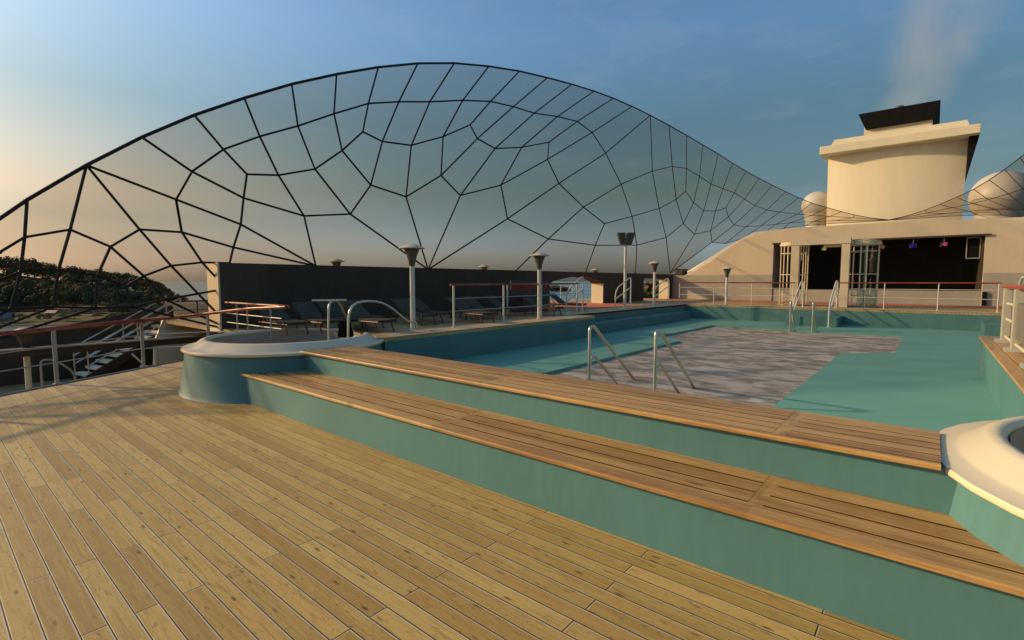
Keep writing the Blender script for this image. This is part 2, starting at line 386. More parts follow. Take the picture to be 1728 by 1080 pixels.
def wb(mb, name, mat, parent, angle=38):
    """part given in world coordinates under an Empty that stands elsewhere"""
    o = mb.build(name, mat, parent, angle)
    if parent.type == 'EMPTY': o.matrix_parent_inverse = Matrix.Translation(-parent.location)
    return o

ZD, ZF, XC = 0.78, 0.12, -3.77
# ---------------------------------------------------------------- setting: sea, decks, pool basin
sea = MB(); sea.add([(-40000, -40000, -28), (40000, -40000, -28), (40000, 40000, -28), (-40000, 40000, -28)], [(0, 1, 2, 3)])
struct(sea.build('sea', M['sea']), 'open sea around the ship')
d = MB().prism([(7, -9), (7, 3.5), (-7.9, 3.5), (-7.9, 4.66), (-14.05, 4.66), (-13.66, 4.02), (-11.77, .86), (-11.22, -.06), (-6.0, -9)], 'z', -0.30, 0.0)
struct(d.build('main_deck', M['deck']), 'planked wooden deck in the foreground')
d = MB()
arcp = [(-9.30 + 1.60 * math.cos(R(a)), 4.56 + 1.60 * math.sin(R(a))) for a in range(177, 48, -8)]
d.prism([(-17.2, 4.64)] + arcp + [(-8.25, 5.78), (-8.30, 5.9), (-8.30, 14.1), (-9.2, 14.1), (-9.2, 24.3), (8, 24.3), (8, 31.2), (-17.2, 31.2)], 'z', .70, ZD)
d.prism([(4.9, 3.6), (8, 3.6), (8, 24.29), (4.9, 24.29)], 'z', .70, ZD)
struct(d.build('pool_deck', M['pooldeck']), 'tan raised deck around the pool')
d = MB(); d.box(-9.0, -8.29, 6.3, 14.11, ZD, ZD + .004); d.box(-10.3, -9.19, 14.11, 24.0, ZD, ZD + .004); d.box(-10.3, 4.5, 24.29, 25.6, ZD, ZD + .004)
struct(d.build('pool_coping', M['coping']), 'sandy coping strip along the pool edge')
d = MB(); d.box(-17.1, -10.45, 17.0, 22.6, ZD, ZD + .008); d.box(-17.1, 7.5, 28.4, 30.8, ZD, ZD + .008)
struct(d.build('walkway', M['orange']), 'orange red coated walkway')
WATER = [(-5.72, 6.6), (-5.72, 14.7), (-6.75, 15.8), (-6.75, 20.7), (-.64, 20.7), (-.64, 15.7), (-1.66, 14.67), (-1.66, 6.6)]
fl = MB()
def quad(*p): fl.add([(x, y, ZF) for x, y in p], [tuple(range(len(p)))])
quad((-8.3, 4.5), (-8.3, 14.1), (-9.25, 14.1), (-9.25, 24.35), (-6.75, 24.35), (-6.75, 15.8), (-5.72, 14.7), (-5.72, 4.5))
quad((-5.72, 4.5), (-5.72, 6.6), (-1.66, 6.6), (-1.66, 4.5))
quad((-1.66, 4.5), (-1.66, 14.67), (-.64, 15.7), (-.64, 24.35), (6, 24.35), (6, 4.5))
quad((-6.75, 20.7), (-6.75, 24.35), (-.64, 24.35), (-.64, 20.7))
for i, (a, b) in enumerate(WATER):
    c, e = WATER[(i + 1) % len(WATER)]
    fl.add([(a, b, ZF), (c, e, ZF), (c, e, -1.2), (a, b, -1.2)], [(0, 1, 2, 3)])
struct(fl.build('pool_floor', M['tealfloor']), 'teal floor of the shallow pool surround')
w = MB(); w.add([(x, y, .065) for x, y in WATER], [tuple(range(8))])
struct(w.build('pool_water', M['water']), 'murky grey brown water in the pool')
b = MB()
b.box(-8.62, -8.30, 6.0, 14.1, -.2, .70); b.box(-9.5, -9.2, 14.1, 24.6, -.2, .70); b.box(-9.2, -8.62, 13.8, 14.1, -.2, .70)
b.box(-9.2, 8, 24.3, 24.6, -.2, .70)
b.box(4.9, 5.2, 3.6, 24.29, -.2, .70)
struct(b.build('pool_wall', M['teal']), 'teal side walls of the pool')

# ---------------------------------------------------------------- benches, copings and steps of the pool
def bench(label, x0, x1, yr, yb, z0, ztop, cuts, cross, nose):
    t = thing('bench_step', label, 'bench', ((x0 + x1) / 2, (yr + yb) / 2, z0), group='teal bench steps with wooden tops')
    wb(MB().box(x0 + .02, x1 + .12, yr, yb, z0 + .0005, ztop - .036), 'riser', M['teal'], t)
    wb(MB().box(x0 + .01, x1, yr + .02, yb, ztop - .0355, ztop - .0025), 'backing', M['gap'], t)
    m = MB(); ys = [nose] + cuts + [yb]; xs = sorted(c for c in cross if x0 < c < x1)
    prof = [(nose + .006, ztop - .038), (nose + .001, ztop - .033), (nose, ztop - .012), (nose + .003, ztop - .004), (nose + .010, ztop), (cuts[0] - .0115, ztop), (cuts[0] - .0115, ztop - .038)]
    m.prism(prof, 'x', x0, x1)
    for i in range(1, len(ys) - 1):
        a, e = ys[i] + .0115, ys[i + 1] - (.0115 if i < len(ys) - 2 else 0); cur = x0
        for c in xs + [None]:
            end = c - .046 if c is not None else x1
            m.box(cur, end, a, e, ztop - .0295, ztop, .0012)
            if c is not None: cur = c + .046
    for c in xs: m.box(c - .045, c + .045, cuts[0] - .008, yb, ztop - .029, ztop - .0012)
    wb(m, 'tread', M['tread'], t)
    return t
CR = [-.81 - 2.95 * k for k in range(4)] + [2.14]
bench('lower wooden topped teal bench step beside the foreground deck', -8.24, .60, 3.282, 4.035, 0, .465, [3.43, 3.623, 3.827], CR, 3.243)
bench('upper wooden topped teal bench step along the pool edge', -7.80, .095, 4.02, 4.87, .43, .78, [4.037, 4.188, 4.345, 4.493, 4.628], CR, 3.972)
t = thing('pool_bench', 'long teal bench along the dark left wall of the pool', 'bench', (-8.9, 18.6, ZF), group='teal ledges inside the pool')
wb(MB().box(-9.2, -8.62, 14.12, 23.3, ZF, .49, .01), 'seat', M['teal'], t)
t = thing('pool_ledge', 'low teal step block against the far pool wall below the stair rails', 'step', (-3.65, 23.6, ZF), group='teal ledges inside the pool')
wb(MB().box(-4.56, -2.74, 22.9, 24.3, ZF, .49, .01), 'block', M['teal'], t)
t = thing('pool_ledge', 'teal corner block at the far right end of the pool', 'step', (2.6, 23.4, ZF), group='teal ledges inside the pool')
wb(MB().box(1.38, 4.2, 22.6, 24.3, ZF, .47, .01), 'block', M['teal'], t)
t = thing('pool_coping_wall', 'wood topped teal wall along the right side of the pool', 'wall', (1.2, 10, ZF))
wb(MB().box(.80, 1.55, 6.05, 13.98, ZF, .744), 'wall', M['teal'], t)
m = MB()
for a, e in ((.775, .93), (.94, 1.10), (1.11, 1.33), (1.34, 1.58)): m.box(a, e, 5.98, 14.0, .746, .78, .006)
wb(m, 'tread', M['tread_y'], t)

# ---------------------------------------------------------------- hot tubs
def hot_tub(label, c, gap):
    t = thing('hot_tub', label, 'hot tub', (c[0], c[1], 0), group='round hot tubs at the pool corners')
    n = 40
    MB().lathe([(1.80, 0), (1.765, .06), (1.72, .35), (1.675, .715)], n=n).build('base', M['teal'], t)
    a0, a1 = gap if gap else (0, 360)
    MB().lathe([(1.60, .715), (1.725, .715), (1.735, .735), (1.725, .757), (1.60, .768), (1.570, .780), (1.445, .876), (1.40, .893), (1.355, .884), (1.335, .855), (1.330, .70)], n=n, a0=a0, a1=a1).build('rim', M['tubcream'], t, 60)
    if gap:
        MB().lathe([(1.62, .715), (1.725, .715), (1.73, .755), (1.60, .771), (1.31, .768), (1.31, .60)], n=8, a0=a1 - 360, a1=a0).build('entry_sill', M['tubcream'], t)
    MB().lathe([(1.322, .845), (1.315, .60), (1.29, .42), (1.22, .38), (.92, .38), (.84, .34), (.80, .02), (0, .02)], n=n).build('liner', M['tubin'], t)
    return t
hot_tub('round teal and cream hot tub on the left with an entry gap in its rim', (-9.30, 4.56), (95, 420))
hot_tub('round teal and cream hot tub cut off by the right picture edge', (1.765, 4.56), None)
t = thing('slab', 'small black headrest standing in the entry gap of the left hot tub', 'slab', (-9.03, 5.58, .772))  # added black solid for the dark face inside the entry gap
hb = MB(); bm = bmesh.new(); bmesh.ops.create_cube(bm, size=1)
for v in bm.verts:
    k = .55 if v.co.z > 0 else 1.0
    v.co = Vector((v.co.x * .34 * k, v.co.y * .14 * k, v.co.z * .34 + .17))
bmesh.ops.bevel(bm, geom=list(bm.edges), offset=.03, segments=3, affect='EDGES'); hb.bm(bm, True)
o = hb.build('gap_face', M['black'], t); t.rotation_euler = (0, 0, R(58))

# ---------------------------------------------------------------- handrails and ladders
def hoop_rail(name, label, pts, r, mat, group, extra=(), base=True, cat='handrail'):
    t = thing(name, label, cat, pts[0], group=group)
    wb(MB().tube(wave(pts, 4), r, 10), 'rail', mat, t)
    for e in extra: wb(MB().tube(wave(e, 4), r * .9, 10), 'bar', mat, t)
    if base:
        for p in base: wb(MB().lathe([(0, .012), (r * 2.0, .012), (r * 2.2, 0)], p, 14), 'foot_plate', mat, t)
    return t
G = 'steel handrails of the left hot tub'
hoop_rail('handrail', 'bent steel handrail over the hot tub entry nearest the lamp post', [(-8.86, 5.51, .40), (-8.86, 5.56, 1.49), (-8.94, 6.42, 1.49), (-9.02, 7.15, .99), (-9.05, 7.41, .97), (-9.05, 7.41, ZD)], .024, M['steel'], G, base=[(-9.05, 7.41, ZD + .002)])
hoop_rail('handrail', 'bent steel handrail behind the black headrest of the hot tub', [(-9.30, 5.34, .40), (-9.32, 5.40, 1.49), (-9.55, 5.75, 1.49), (-9.80, 6.15, .99), (-9.85, 6.24, .97), (-9.85, 6.24, ZD)], .024, M['steel'], G, base=[(-9.85, 6.24, ZD + .002)])
t = thing('towel_bar', 'straight steel bar on top of the handrail behind the hot tub', 'bar', (-9.32, 5.40, 1.49))
wb(MB().tube([(-9.53, 5.15, 1.515), (-9.20, 5.72, 1.515)], .024, 10), 'bar', M['steel'], t)
G = 'steel pool ladders in the water'
for x, lab in ((-4.2, 'left'), (-3.08, 'right')):
    hoop_rail('pool_ladder_rail', 'bent steel pool ladder rail, %s one of the near pair in the water' % lab,
              [(x, 6.98, -.2), (x, 6.98, 1.155), (x, 7.10, 1.175), (x, 8.56, .09), (x, 8.95, -.2)], .026, M['steel'], G,
              [[(x, 7.0, .56), (x, 7.10, .70), (x, 7.93, .08), (x, 8.2, -.12)]], base=False)
for x, lab in ((-3.95, 'left'), (-3.23, 'right')):
    hoop_rail('pool_ladder_rail', 'thin steel ladder rail, %s one of the far pair near the stair block' % lab,
              [(x, 20.62, -.2), (x, 20.62, 1.14), (x, 20.74, 1.16), (x, 21.45, ZF)], .026, M['steel'], G,
              [[(x, 20.64, .56), (x, 20.72, .70), (x, 21.08, ZF)]], base=False)
G = 'stair rails at the far pool wall'
for x, lab in ((-4.27, 'left'), (-3.02, 'right')):
    hoop_rail('stair_rail', 'slanting pale stair rail, %s side of the far pool steps' % lab,
              [(x, 22.75, ZF), (x, 22.75, 1.03), (x, 24.3, 1.92), (x, 24.75, 1.90), (x, 24.75, ZD)], .026, M['whitepaint'], G,
              [[(x, 22.76, .62), (x, 24.3, 1.48), (x, 24.74, 1.48)]], base=[(x, 22.75, ZF + .001), (x, 24.75, ZD + .001)])
G = 'step handrails between left deck and pool'
for p, q, lab in (((-9.91, 14.87), (-9.47, 15.24), 'looped white handrail beside the end of the red topped rail'), ((-9.88, 18.39), (-9.61, 19.21), 'looped white handrail in front of the tall floodlight pole'), ((-10.08, 22.57), (-9.96, 23.89), 'looped white handrail behind the third deck lamp')):
    mid = (q[0] * .9 + p[0] * .1, q[1] * .9 + p[1] * .1)
    hoop_rail('handrail', lab, [(*p, ZD), (*p, 1.58), (*mid, 2.03), (*q, 2.04), (*q, ZD)], .026, M['whitepaint'], G,
              [[(*p, 1.16), (*mid, 1.60), (*q, 1.61)]], base=[(*p, ZD + .005), (*q, ZD + .005)])
t = thing('rail_foot', 'pale mint round outlet cap at the foot of a white handrail', 'footing', (-9.40, 14.0, ZD + .004))  # dish shaped base at the handrail foot
MB().lathe([(.17, 0), (.155, .05), (.11, .085), (0, .09)], n=20).build('cap', M['mint'], t)

# ---------------------------------------------------------------- railings
def railing(label, tops, posts, bars, base, mats, group='deck railings', rt=.035, pr=.022, flat=True, dark_band=None):
    t = thing('railing', label, 'railing', (posts[0][0], posts[0][1], base), group=group)
    m = MB()
    m.tube(tops, rt, 10)
    wb(m, 'top_rail', mats[0], t)
    for p in posts:
        zt = p[2] if len(p) > 2 else tops[0][2]; zb = p[3] if len(p) > 3 else base
        q = MB(); q.tube([(p[0], p[1], zb), (p[0], p[1], zt - rt * .6)], pr, 10); q.lathe([(pr * 2, 0), (pr * 1.9, .012), (pr, .014)], (p[0], p[1], zb), 12)
        wb(q, 'post', mats[1], t)
    for bpts in bars: wb(MB().tube(bpts, .011, 8), 'bar', mats[2], t)
    if dark_band: wb(dark_band, 'edge_band', M['dark'], t)
    return t
zt = 1.83
def straight(label, a, b, n, base, h, hs, mats, rt=.03, pr=.022, group='deck railings'):
    A, B = Vector(a), Vector(b)
    P = [A.lerp(B, i / (n - 1)) for i in range(n)]
    e = (B - A).normalized() * .06
    return railing(label, [(*(A - e), base + h), (*(B + e), base + h)], [(p.x, p.y) for p in P],
                   [[(A.x, A.y, base + k), (B.x, B.y, base + k)] for k in hs], base, mats, group, rt, pr)
WM = (M['redwood'], M['whitepaint'], M['whitepaint'])
straight('red topped white railing along the far pool edge, left of the stairs', (-9.80, 24.95), (-4.70, 24.95), 4, ZD, 1.05, (.80, .46), WM, .028, .02)
straight('red topped white railing along the far pool edge, right of the stairs', (-3.1, 24.95), (1.83, 24.95), 4, ZD, 1.05, (.80, .46), WM, .028, .02)
railing('dark red topped railing on the left deck in front of the loungers and sign', [(-8.80, 8.25, 1.815), (-8.86, 10.3, 1.815), (-8.92, 12.0, 1.815), (-9.36, 14.75, 1.815)],
        [(-8.82, 8.37), (-8.88, 10.28), (-8.93, 12.05), (-9.35, 14.68)],
        [[(-8.82, 8.37, ZD + k), (-8.93, 12.05, ZD + k), (-9.35, 14.68, ZD + k)] for k in (.70, .40)], ZD, (M['redwood'], M['whitepaint'], M['greypaint']), rt=.028, pr=.026)
# port rail of the main deck: runs aft, bends inboard at the hot tub
ra = [(-9.9, -2.4), (-11.18, -.12), (-12.36, 1.65), (-13.47, 3.26)]
P3, PE = (-12.07, 4.12), (-9.60, 4.66)
tp = [(*ra[0], 1.03), (*ra[1], 1.03), (*ra[2], 1.03), (*ra[3], 1.03), (-12.9, 3.75, 1.10), (*P3, 1.20), (-10.9, 4.52, 1.33), (*PE, 1.40)]
bars = [[(p[0], p[1], k) for p in ra] + [(-12.9, 3.75, k + .04), (*P3, k + .1), (-10.9, 4.52, k + .16)] for k in (.70, .40)]
dark_band = MB()  # dark band just below and outside the port deck edge
dv = Vector((-13.66 + 11.77, 4.02 - .86, 0)).normalized(); nv = Vector((-dv.y, dv.x, 0))
A0 = Vector((-11.77, .86, 0)) - dv * 5; A1 = Vector((-13.66, 4.02, 0)) + dv * .8
dark_band.add([A0 + nv * .02 + Vector((0, 0, -.05)), A1 + nv * .02 + Vector((0, 0, -.05)), A1 + nv * .42 + Vector((0, 0, -.05)), A0 + nv * .42 + Vector((0, 0, -.05)),
         A0 + nv * .02 + Vector((0, 0, -.5)), A1 + nv * .02 + Vector((0, 0, -.5)), A1 + nv * .42 + Vector((0, 0, -.5)), A0 + nv * .42 + Vector((0, 0, -.5))],
        [(0, 1, 2, 3), (4, 5, 6, 7), (0, 1, 5, 4), (1, 2, 6, 5), (2, 3, 7, 6), (3, 0, 4, 7)])
rt_ = railing('long red topped grey railing along the port edge of the foreground deck', tp, [(*ra[0], 1.03), (*ra[1], 1.03), (*ra[2], 1.03), (*ra[3], 1.03), (*P3, 1.20, .05)], bars, 0, (M['redwood'], M['greypaint'], M['greypaint']), rt=.036, pr=.034, dark_band=dark_band)
ed = MB().tube([A0 + Vector((0, 0, .012)), A1 + Vector((0, 0, .012))], .016, 8); wb(ed, 'edge_strip', M['greypaint'], rt_)
railing('short red topped railing between the hot tub and the end of the dark wall', [(-12.62, 4.70, 1.405), (-9.58, 4.70, 1.405)], [(-12.0, 4.70), (-11.45, 4.70), (-10.35, 4.70)],
        [[(-12.6, 4.70, k), (-9.9, 4.70, k)] for k in (1.16, .95)], ZD - .08, (M['redwood'], M['greypaint'], M['whitepaint']), rt=.030, pr=.018)
straight('pale outboard railing seen through the openings of the dark wall', (-16.9, 6), (-16.9, 31), 21, ZD, 1.0, (.75, .5, .25), (M['greypaint'], M['whitepaint'], M['greypaint']), .022, .02)

# ---------------------------------------------------------------- lamps and floodlight
def deck_lamp(label):
    t = thing('deck_lamp', label, 'lamp', (0, 0, 0), group='mushroom shaped deck lamps')
    MB().lathe([(.075, 0), (.075, .012), (.058, .02), (.056, 1.50)], n=18).build('post', M['whitepaint'], t)
    MB().lathe([(.06, 1.46), (.065, 1.48), (.088, 1.60), (.13, 1.74), (.175, 1.845), (.165, 1.85), (0, 1.85)], n=20).build('cone', M['cone'], t)
    MB().lathe([(.02, 1.85), (.285, 1.853), (.295, 1.864), (.285, 1.876), (.17, 1.918), (.09, 1.958), (0, 1.972)], n=24).build('cap', M['tubcream'], t)
    return t
lampP = deck_lamp('nearest mushroom deck lamp, standing beside the hot tub handrail'); lampP.location = (-9.11, 7.36, ZD + .001)
G = 'mushroom shaped deck lamps'
for x, y, z, lab in ((-8.89, 11.90, ZD, 'mushroom deck lamp in line with the red topped rail and the sign'), (-9.96, 22.29, ZD + .085, 'mushroom deck lamp on the left deck near the second wall opening'),
                     (-7.47, 24.78, ZD - .16, 'small far mushroom deck lamp at the far pool railing'), (-16.2, 9.72, ZD - .05, 'cap of a mushroom lamp peeking over the dark wall above the loungers'),
                     (-16.2, 17.35, ZD - .08, 'cap of a mushroom lamp peeking over the dark wall left of the second lamp'), (-16.2, 27.5, ZD - .06, 'tiny far lamp cap peeking over the dark wall above an opening'),
                     (-15.75, 1.62, -1.11, 'mushroom lamp on the lower side deck behind the port railing')):
    dup(lampP, (x, y, z), 0, lab, G)
t = thing('floodlight_pole', 'tall pole with two brown floodlights on the left deck', 'floodlight', (-10.02, 19.48, ZD))
MB().lathe([(.08, 0), (.078, .02), (.062, .03), (.058, 2.66)], n=16).build('pole', M['whitepaint'], t)
for sg in (-1, 1):
    h = MB(); bm = bmesh.new(); bmesh.ops.create_cube(bm, size=1)
    for v in bm.verts:
        up_ = v.co.z > 0; out_ = v.co.x > 0
        v.co = Vector((sg * ((.375 if up_ else .235) if out_ else (.040 if up_ else .014)), v.co.y * (.30 if up_ else .18), v.co.z * .50))
    bmesh.ops.recalc_face_normals(bm, faces=list(bm.faces))
    bmesh.ops.bevel(bm, geom=list(bm.edges), offset=.012, segments=2, affect='EDGES')
    h.bm(bm); o = h.build('floodlight_head', M['cone'], t); o.location = (0, 0, 2.90); o.rotation_euler = (0, 0, R(40))
MB().tube([(-.16, -.13, 2.66), (.16, .13, 2.66)], .03, 8).build('bracket', M['whitepaint'], t)

# ---------------------------------------------------------------- dark windbreak wall with openings
t = thing('windbreak_wall', 'long dark windbreak wall with two openings behind the loungers', 'wall', (-13.05, 18, ZD))
X0, X1, ZW = -13.40, -12.73, 2.33
m = MB()
for a, e in ((4.64, 17.8), (22.42, 27.05), (30.72, 34.0)): m.box(X0, X1, a, e, ZD, ZW)
m.prism([(17.8, ZW), (17.8, 1.78), (18.0, 1.88), (18.7, 2.0), (19.6, 2.10), (20.5, 2.12), (21.4, 2.04), (22.1, 1.92), (22.42, 1.76), (22.42, ZW)], 'x', X0, X1)
m.prism([(27.05, ZW), (27.05, 2.0), (27.3, 2.06), (30.4, 2.06), (30.72, 1.98), (30.72, ZW)], 'x', X0, X1)
wb(m, 'wall', M['dark'], t)  # inboard face turned from the sun, its shade put into the colour
m = MB(); m.box(X0, X1 + .004, 4.60, 4.638, ZD - .08, ZW + .002); wb(m, 'lit_end', M['cream'], t)  # cream end faces carry the sunlit tone of the same wall
m = MB(); m.box(X0, X1 + .006, 22.38, 22.418, ZD + .009, 1.80); wb(m, 'lit_jamb', M['cream'], t)
m = MB(); m.box(X0, X1 + .006, 30.68, 30.718, ZD + .009, 2.0); wb(m, 'lit_jamb', M['cream'], t)
t = thing('vent_box', 'small dark box on top of the far end of the windbreak wall', 'vent', (-13.0, 33.3, ZW))
MB().box(-.25, .25, -.45, .45, .002, .34, .02).build('housing', M['dark'], t)
MB().box(-.29, .29, -.49, .49, .34, .38, .01).build('lid', M['dark'], t)

# ---------------------------------------------------------------- loungers and sign
def lounger(label):
    t = thing('sun_lounger', label, 'sun lounger', (0, 0, 0), group='slate sun loungers on the left deck')
    f = MB()
    for s in (-.24, .24): f.tube([(-.62, s, .235), (.66, s, .235)], .018, 8)
    for x in (-.60, 0, .64): f.tube([(x, -.24, .235), (x, .24, .235)], .016, 8)
    f.build('frame', M['legwood'], t)
    MB().box(-.20, .68, -.25, .25, .255, .285, .012).build('seat', M['fabric'], t)
    bk = MB(); bm = bmesh.new(); bmesh.ops.create_cube(bm, size=1)
    for v in bm.verts: v.co = Vector((v.co.x * .66, v.co.y * .50, v.co.z * .032))
    bmesh.ops.bevel(bm, geom=list(bm.edges), offset=.012, segments=2, affect='EDGES')
    for v in bm.verts: v.co = Matrix.Rotation(R(33), 3, 'Y') @ v.co + Vector((-.47, 0, .455))
    bk.bm(bm); bk.build('backrest', M['fabric'], t)
    for s in (-.22, .22):
        for x, dx in ((-.50, -.06), (.50, .10)):
            MB().tube([(x, s, .235), (x + dx, s, 0)], .017, 8).build('leg', M['legwood'], t)
        MB().tube([(-.62, s, .50), (-.40, s, .235)], .010, 6).build('prop', M['legwood'], t)
    return t
LP = lounger('slate sun lounger, first from the left in the back row by the dark wall')
rows = [5.10, 5.82, 6.45, 7.10, 8.50, 9.25, 10.65, 11.3, 12.45]
ordn = ['first', 'second', 'third', 'fourth', 'fifth', 'sixth', 'seventh', 'eighth', 'ninth', 'tenth', 'eleventh']
rnd = random.Random(3)
G = 'slate sun loungers on the left deck'
for i, y in enumerate(rows):
    p = (-10.55 + rnd.uniform(-.16, .16), y, ZD + .001)
    if i == 0: LP.location = p
    else: dup(LP, p, R(rnd.uniform(-7, 7)), 'slate sun lounger, %s from the left in the back row by the dark wall' % ordn[i], G)
for p, rz, lab in (((-9.75, 6.62), 2, 'slate sun lounger in front of the others, close behind the left hot tub'), ((-9.72, 9.95), -4, 'slate sun lounger in the front row between lamp post and red topped rail'),
                   ((-9.9, 13.45), 3, 'slate sun lounger just right of the sign board'), ((-11.4, 15.3), -8, 'slate sun lounger in front of the first wall opening, nearer the wall'),
                   ((-10.6, 16.0), 5, 'slate sun lounger at the edge of the orange walkway')):
    dup(LP, (*p, ZD + .001), R(rz), lab, G)
t = thing('sign_board', 'dark sign board with a row of dark red letter tiles', 'sign', (-10.95, 13.6, ZD), R(0))
a, e = Vector((-11.05, 13.15, 0)), Vector((-10.55, 14.65, 0)); t.location = (a.x, a.y, ZD); ang = math.atan2(e.y - a.y, e.x - a.x); t.rotation_euler = (0, 0, ang)
Ls = (e - a).length
MB().box(0, Ls, -.03, .03, .05, 1.14, .008).build('panel', M['signdark'], t)
tw = (Ls - .14) / 6
lm = paint('sign letters', (0.035, .008, .008), .6, bumpy=0)
for i, ch in enumerate('SHOBAR'):
    o = MB().box(.07 + i * tw + .012, .07 + (i + 1) * tw - .012, -.046, -.031, .80, 1.02, .006).build('letter_tile', M['signred'], t)
    cu = bpy.data.curves.new('letter', 'FONT'); cu.body = ch; cu.size = .22; cu.extrude = .002; cu.align_x = 'CENTER'
    tmp = bpy.data.objects.new('letter', cu); COL.objects.link(tmp); lo = bpy.data.objects.new('letter', bpy.data.meshes.new_from_object(tmp)); bpy.data.objects.remove(tmp); COL.objects.link(lo); lo.data.materials.clear(); lo.parent = o; lo.data.materials.append(lm)
    lo.location = (.07 + (i + .5) * tw, -.0475, .835); lo.rotation_euler = (R(90), 0, 0)
pic = MB(); pic.tube([(.30, -.036, .42), (.52, -.036, .50), (.75, -.036, .44), (1.05, -.036, .36), (1.28, -.036, .30), (1.36, -.036, .46)], .018, 6); pic.ball((.46, -.036, .60), .05, 1.2, 10, 8)
pic.tube([(.44, -.036, .56), (.40, -.036, .46)], .025, 6); pic.build('pictogram', lm, t)
MB().tube([(-.12, 0, 0), (-.12, 0, 1.02)], .028, 10).build('post', M['whitepaint'], t)
MB().tube([(-.12, 0, 1.0), (0, 0, 1.0)], .014, 8).build('arm', M['whitepaint'], t)

# ---------------------------------------------------------------- forward deckhouse with the stage
YH = 31.2
roof = [(-12.72, 1.75), (-11.67, 2.32), (-10.36, 3.10), (-9.4, 3.80), (-8.57, 4.32), (-7.8, 4.57), (-7.05, 4.70), (-6.03, 4.81), (-3.27, 4.80), (-1.8, 4.79), (2.9, 4.68), (6.0, 4.45), (8.2, 3.2), (9.0, 1.75)]
house = thing('deckhouse', 'cream deckhouse with a curved roof and a dark open stage', 'deckhouse', (-2.5, YH, ZD))
SX0, SX1, SZ0, SZ1 = -6.95, 1.73, 1.45, 3.98
def rz_at(x):
    for (a, za), (b, zb) in zip(roof, roof[1:]):
        if a <= x <= b: return za + (zb - za) * (x - a) / (b - a)
left = [(x, z) for x, z in roof if x < SX0]; mid = [(x, z) for x, z in roof if SX0 < x < SX1]; right = [(x, z) for x, z in roof if x > SX1]
m = MB()
m.prism([(-12.72, ZD)] + left + [(SX0, rz_at(SX0)), (SX0, ZD)], 'y', YH, YH + .25)
m.prism([(SX0, SZ1), (SX0, rz_at(SX0))] + mid + [(SX1, rz_at(SX1)), (SX1, SZ1)], 'y', YH, YH + .25)
m.prism([(SX1, ZD), (SX1, rz_at(SX1))] + right + [(9.0, ZD)], 'y', YH, YH + .25)
wb(m, 'front_wall', M['cream'], house)
wb(MB().box(-12.70, SX0, YH - .02, YH - .003, ZD + .01, 2.27), 'lower_wall', M['band'], house)
wb(MB().box(SX1 + .02, 9.0, YH - .02, YH - .003, ZD + .01, 2.27), 'lower_wall', M['band'], house)
wb(MB().box(SX0, SX1, YH + .03, YH + .16, ZD + .01, SZ0), 'stage_front', M['band'], house)
m = MB(); m.box(SX0 - .05, SX1 + .16, YH - .10, YH - .003, SZ1 - .03, SZ1 + .05); wb(m, 'stage_canopy', M['dark'], house)
m = MB(); m.box(SX0, SX1, YH + 4.4, YH + 4.6, ZD, 4.6); m.box(SX0, SX1, YH + .26, YH + 4.4, SZ1 + .05, SZ1 + .15); m.box(SX1 - .1, SX1 + .02, YH + .26, YH + 4.4, ZD, 4.1)
wb(m, 'stage_backdrop', M['backdrop'], house)
wb(MB().box(SX0 - .1, SX0 + .02, YH + .26, YH + 4.4, ZD, 4.1), 'stage_side_wall', M['band'], house)
wb(MB().box(SX0, SX1, YH + .17, YH + 4.4, 1.30, 1.40), 'stage_floor', M['dark'], house)
wb(MB().box(1.75, 1.90, YH - .12, YH - .021, ZD + .01, 1.42), 'dark_post', M['black'], house)  # slim dark post at the right edge of the stage
# curved roof rising towards the funnel
prof2 = [(-14.0, 1.75), (-13.9, 2.43), (-12.6, 3.2), (-11.0, 4.2), (-9.32, 5.10), (-8.14, 5.22), (-7.4, 5.24), (-6.2, 5.22), (-3.5, 5.2), (-1.8, 5.18), (2.9, 5.05), (6.0, 4.8), (8.6, 3.4), (9.4, 1.75)]
prof3 = [(-13.2, 1.75), (-13.0, 3.5), (-12.2, 5.0), (-11.3, 6.3), (-10.3, 7.0), (-9.0, 7.3), (-7.8, 7.45), (-6.2, 7.55), (-3.7, 7.60), (-1.6, 7.55), (2.0, 7.35), (5.0, 6.2), (6.6, 4.0), (7.0, 1.75)]
m = MB(); n = len(roof); vs = []
for y, pr in ((YH + .02, [(x, z - .004) for x, z in roof]), (36.0, prof2), (64.5, prof3)): vs += [(x, y, z) for x, z in pr]
fs = [(k * n + i, k * n + i + 1, (k + 1) * n + i + 1, (k + 1) * n + i) for k in range(2) for i in range(n - 1)]
m.add(vs, fs, True); wb(m, 'roof', M['cream'], house, 30)
# portal frame in front of the stage
t = thing('portal_frame', 'cream portal frame of two square pillars and a lintel before the stage', 'portal', (-3.85, 25.8, ZD))
wb(MB().box(-4.98, -4.66, 25.65, 25.97, ZD + .006, 3.50), 'pillar', M['cream'], t)
wb(MB().box(-3.06, -2.76, 25.65, 25.97, ZD + .006, 3.50), 'pillar', M['cream'], t)
wb(MB().box(-5.0, -2.74, 25.62, 26.0, 3.502, 3.74), 'lintel', M['cream'], t)
wb(MB().box(-3.72, -3.10, 26.0, 26.5, 3.40, 3.50), 'light_box', M['tubcream'], t)
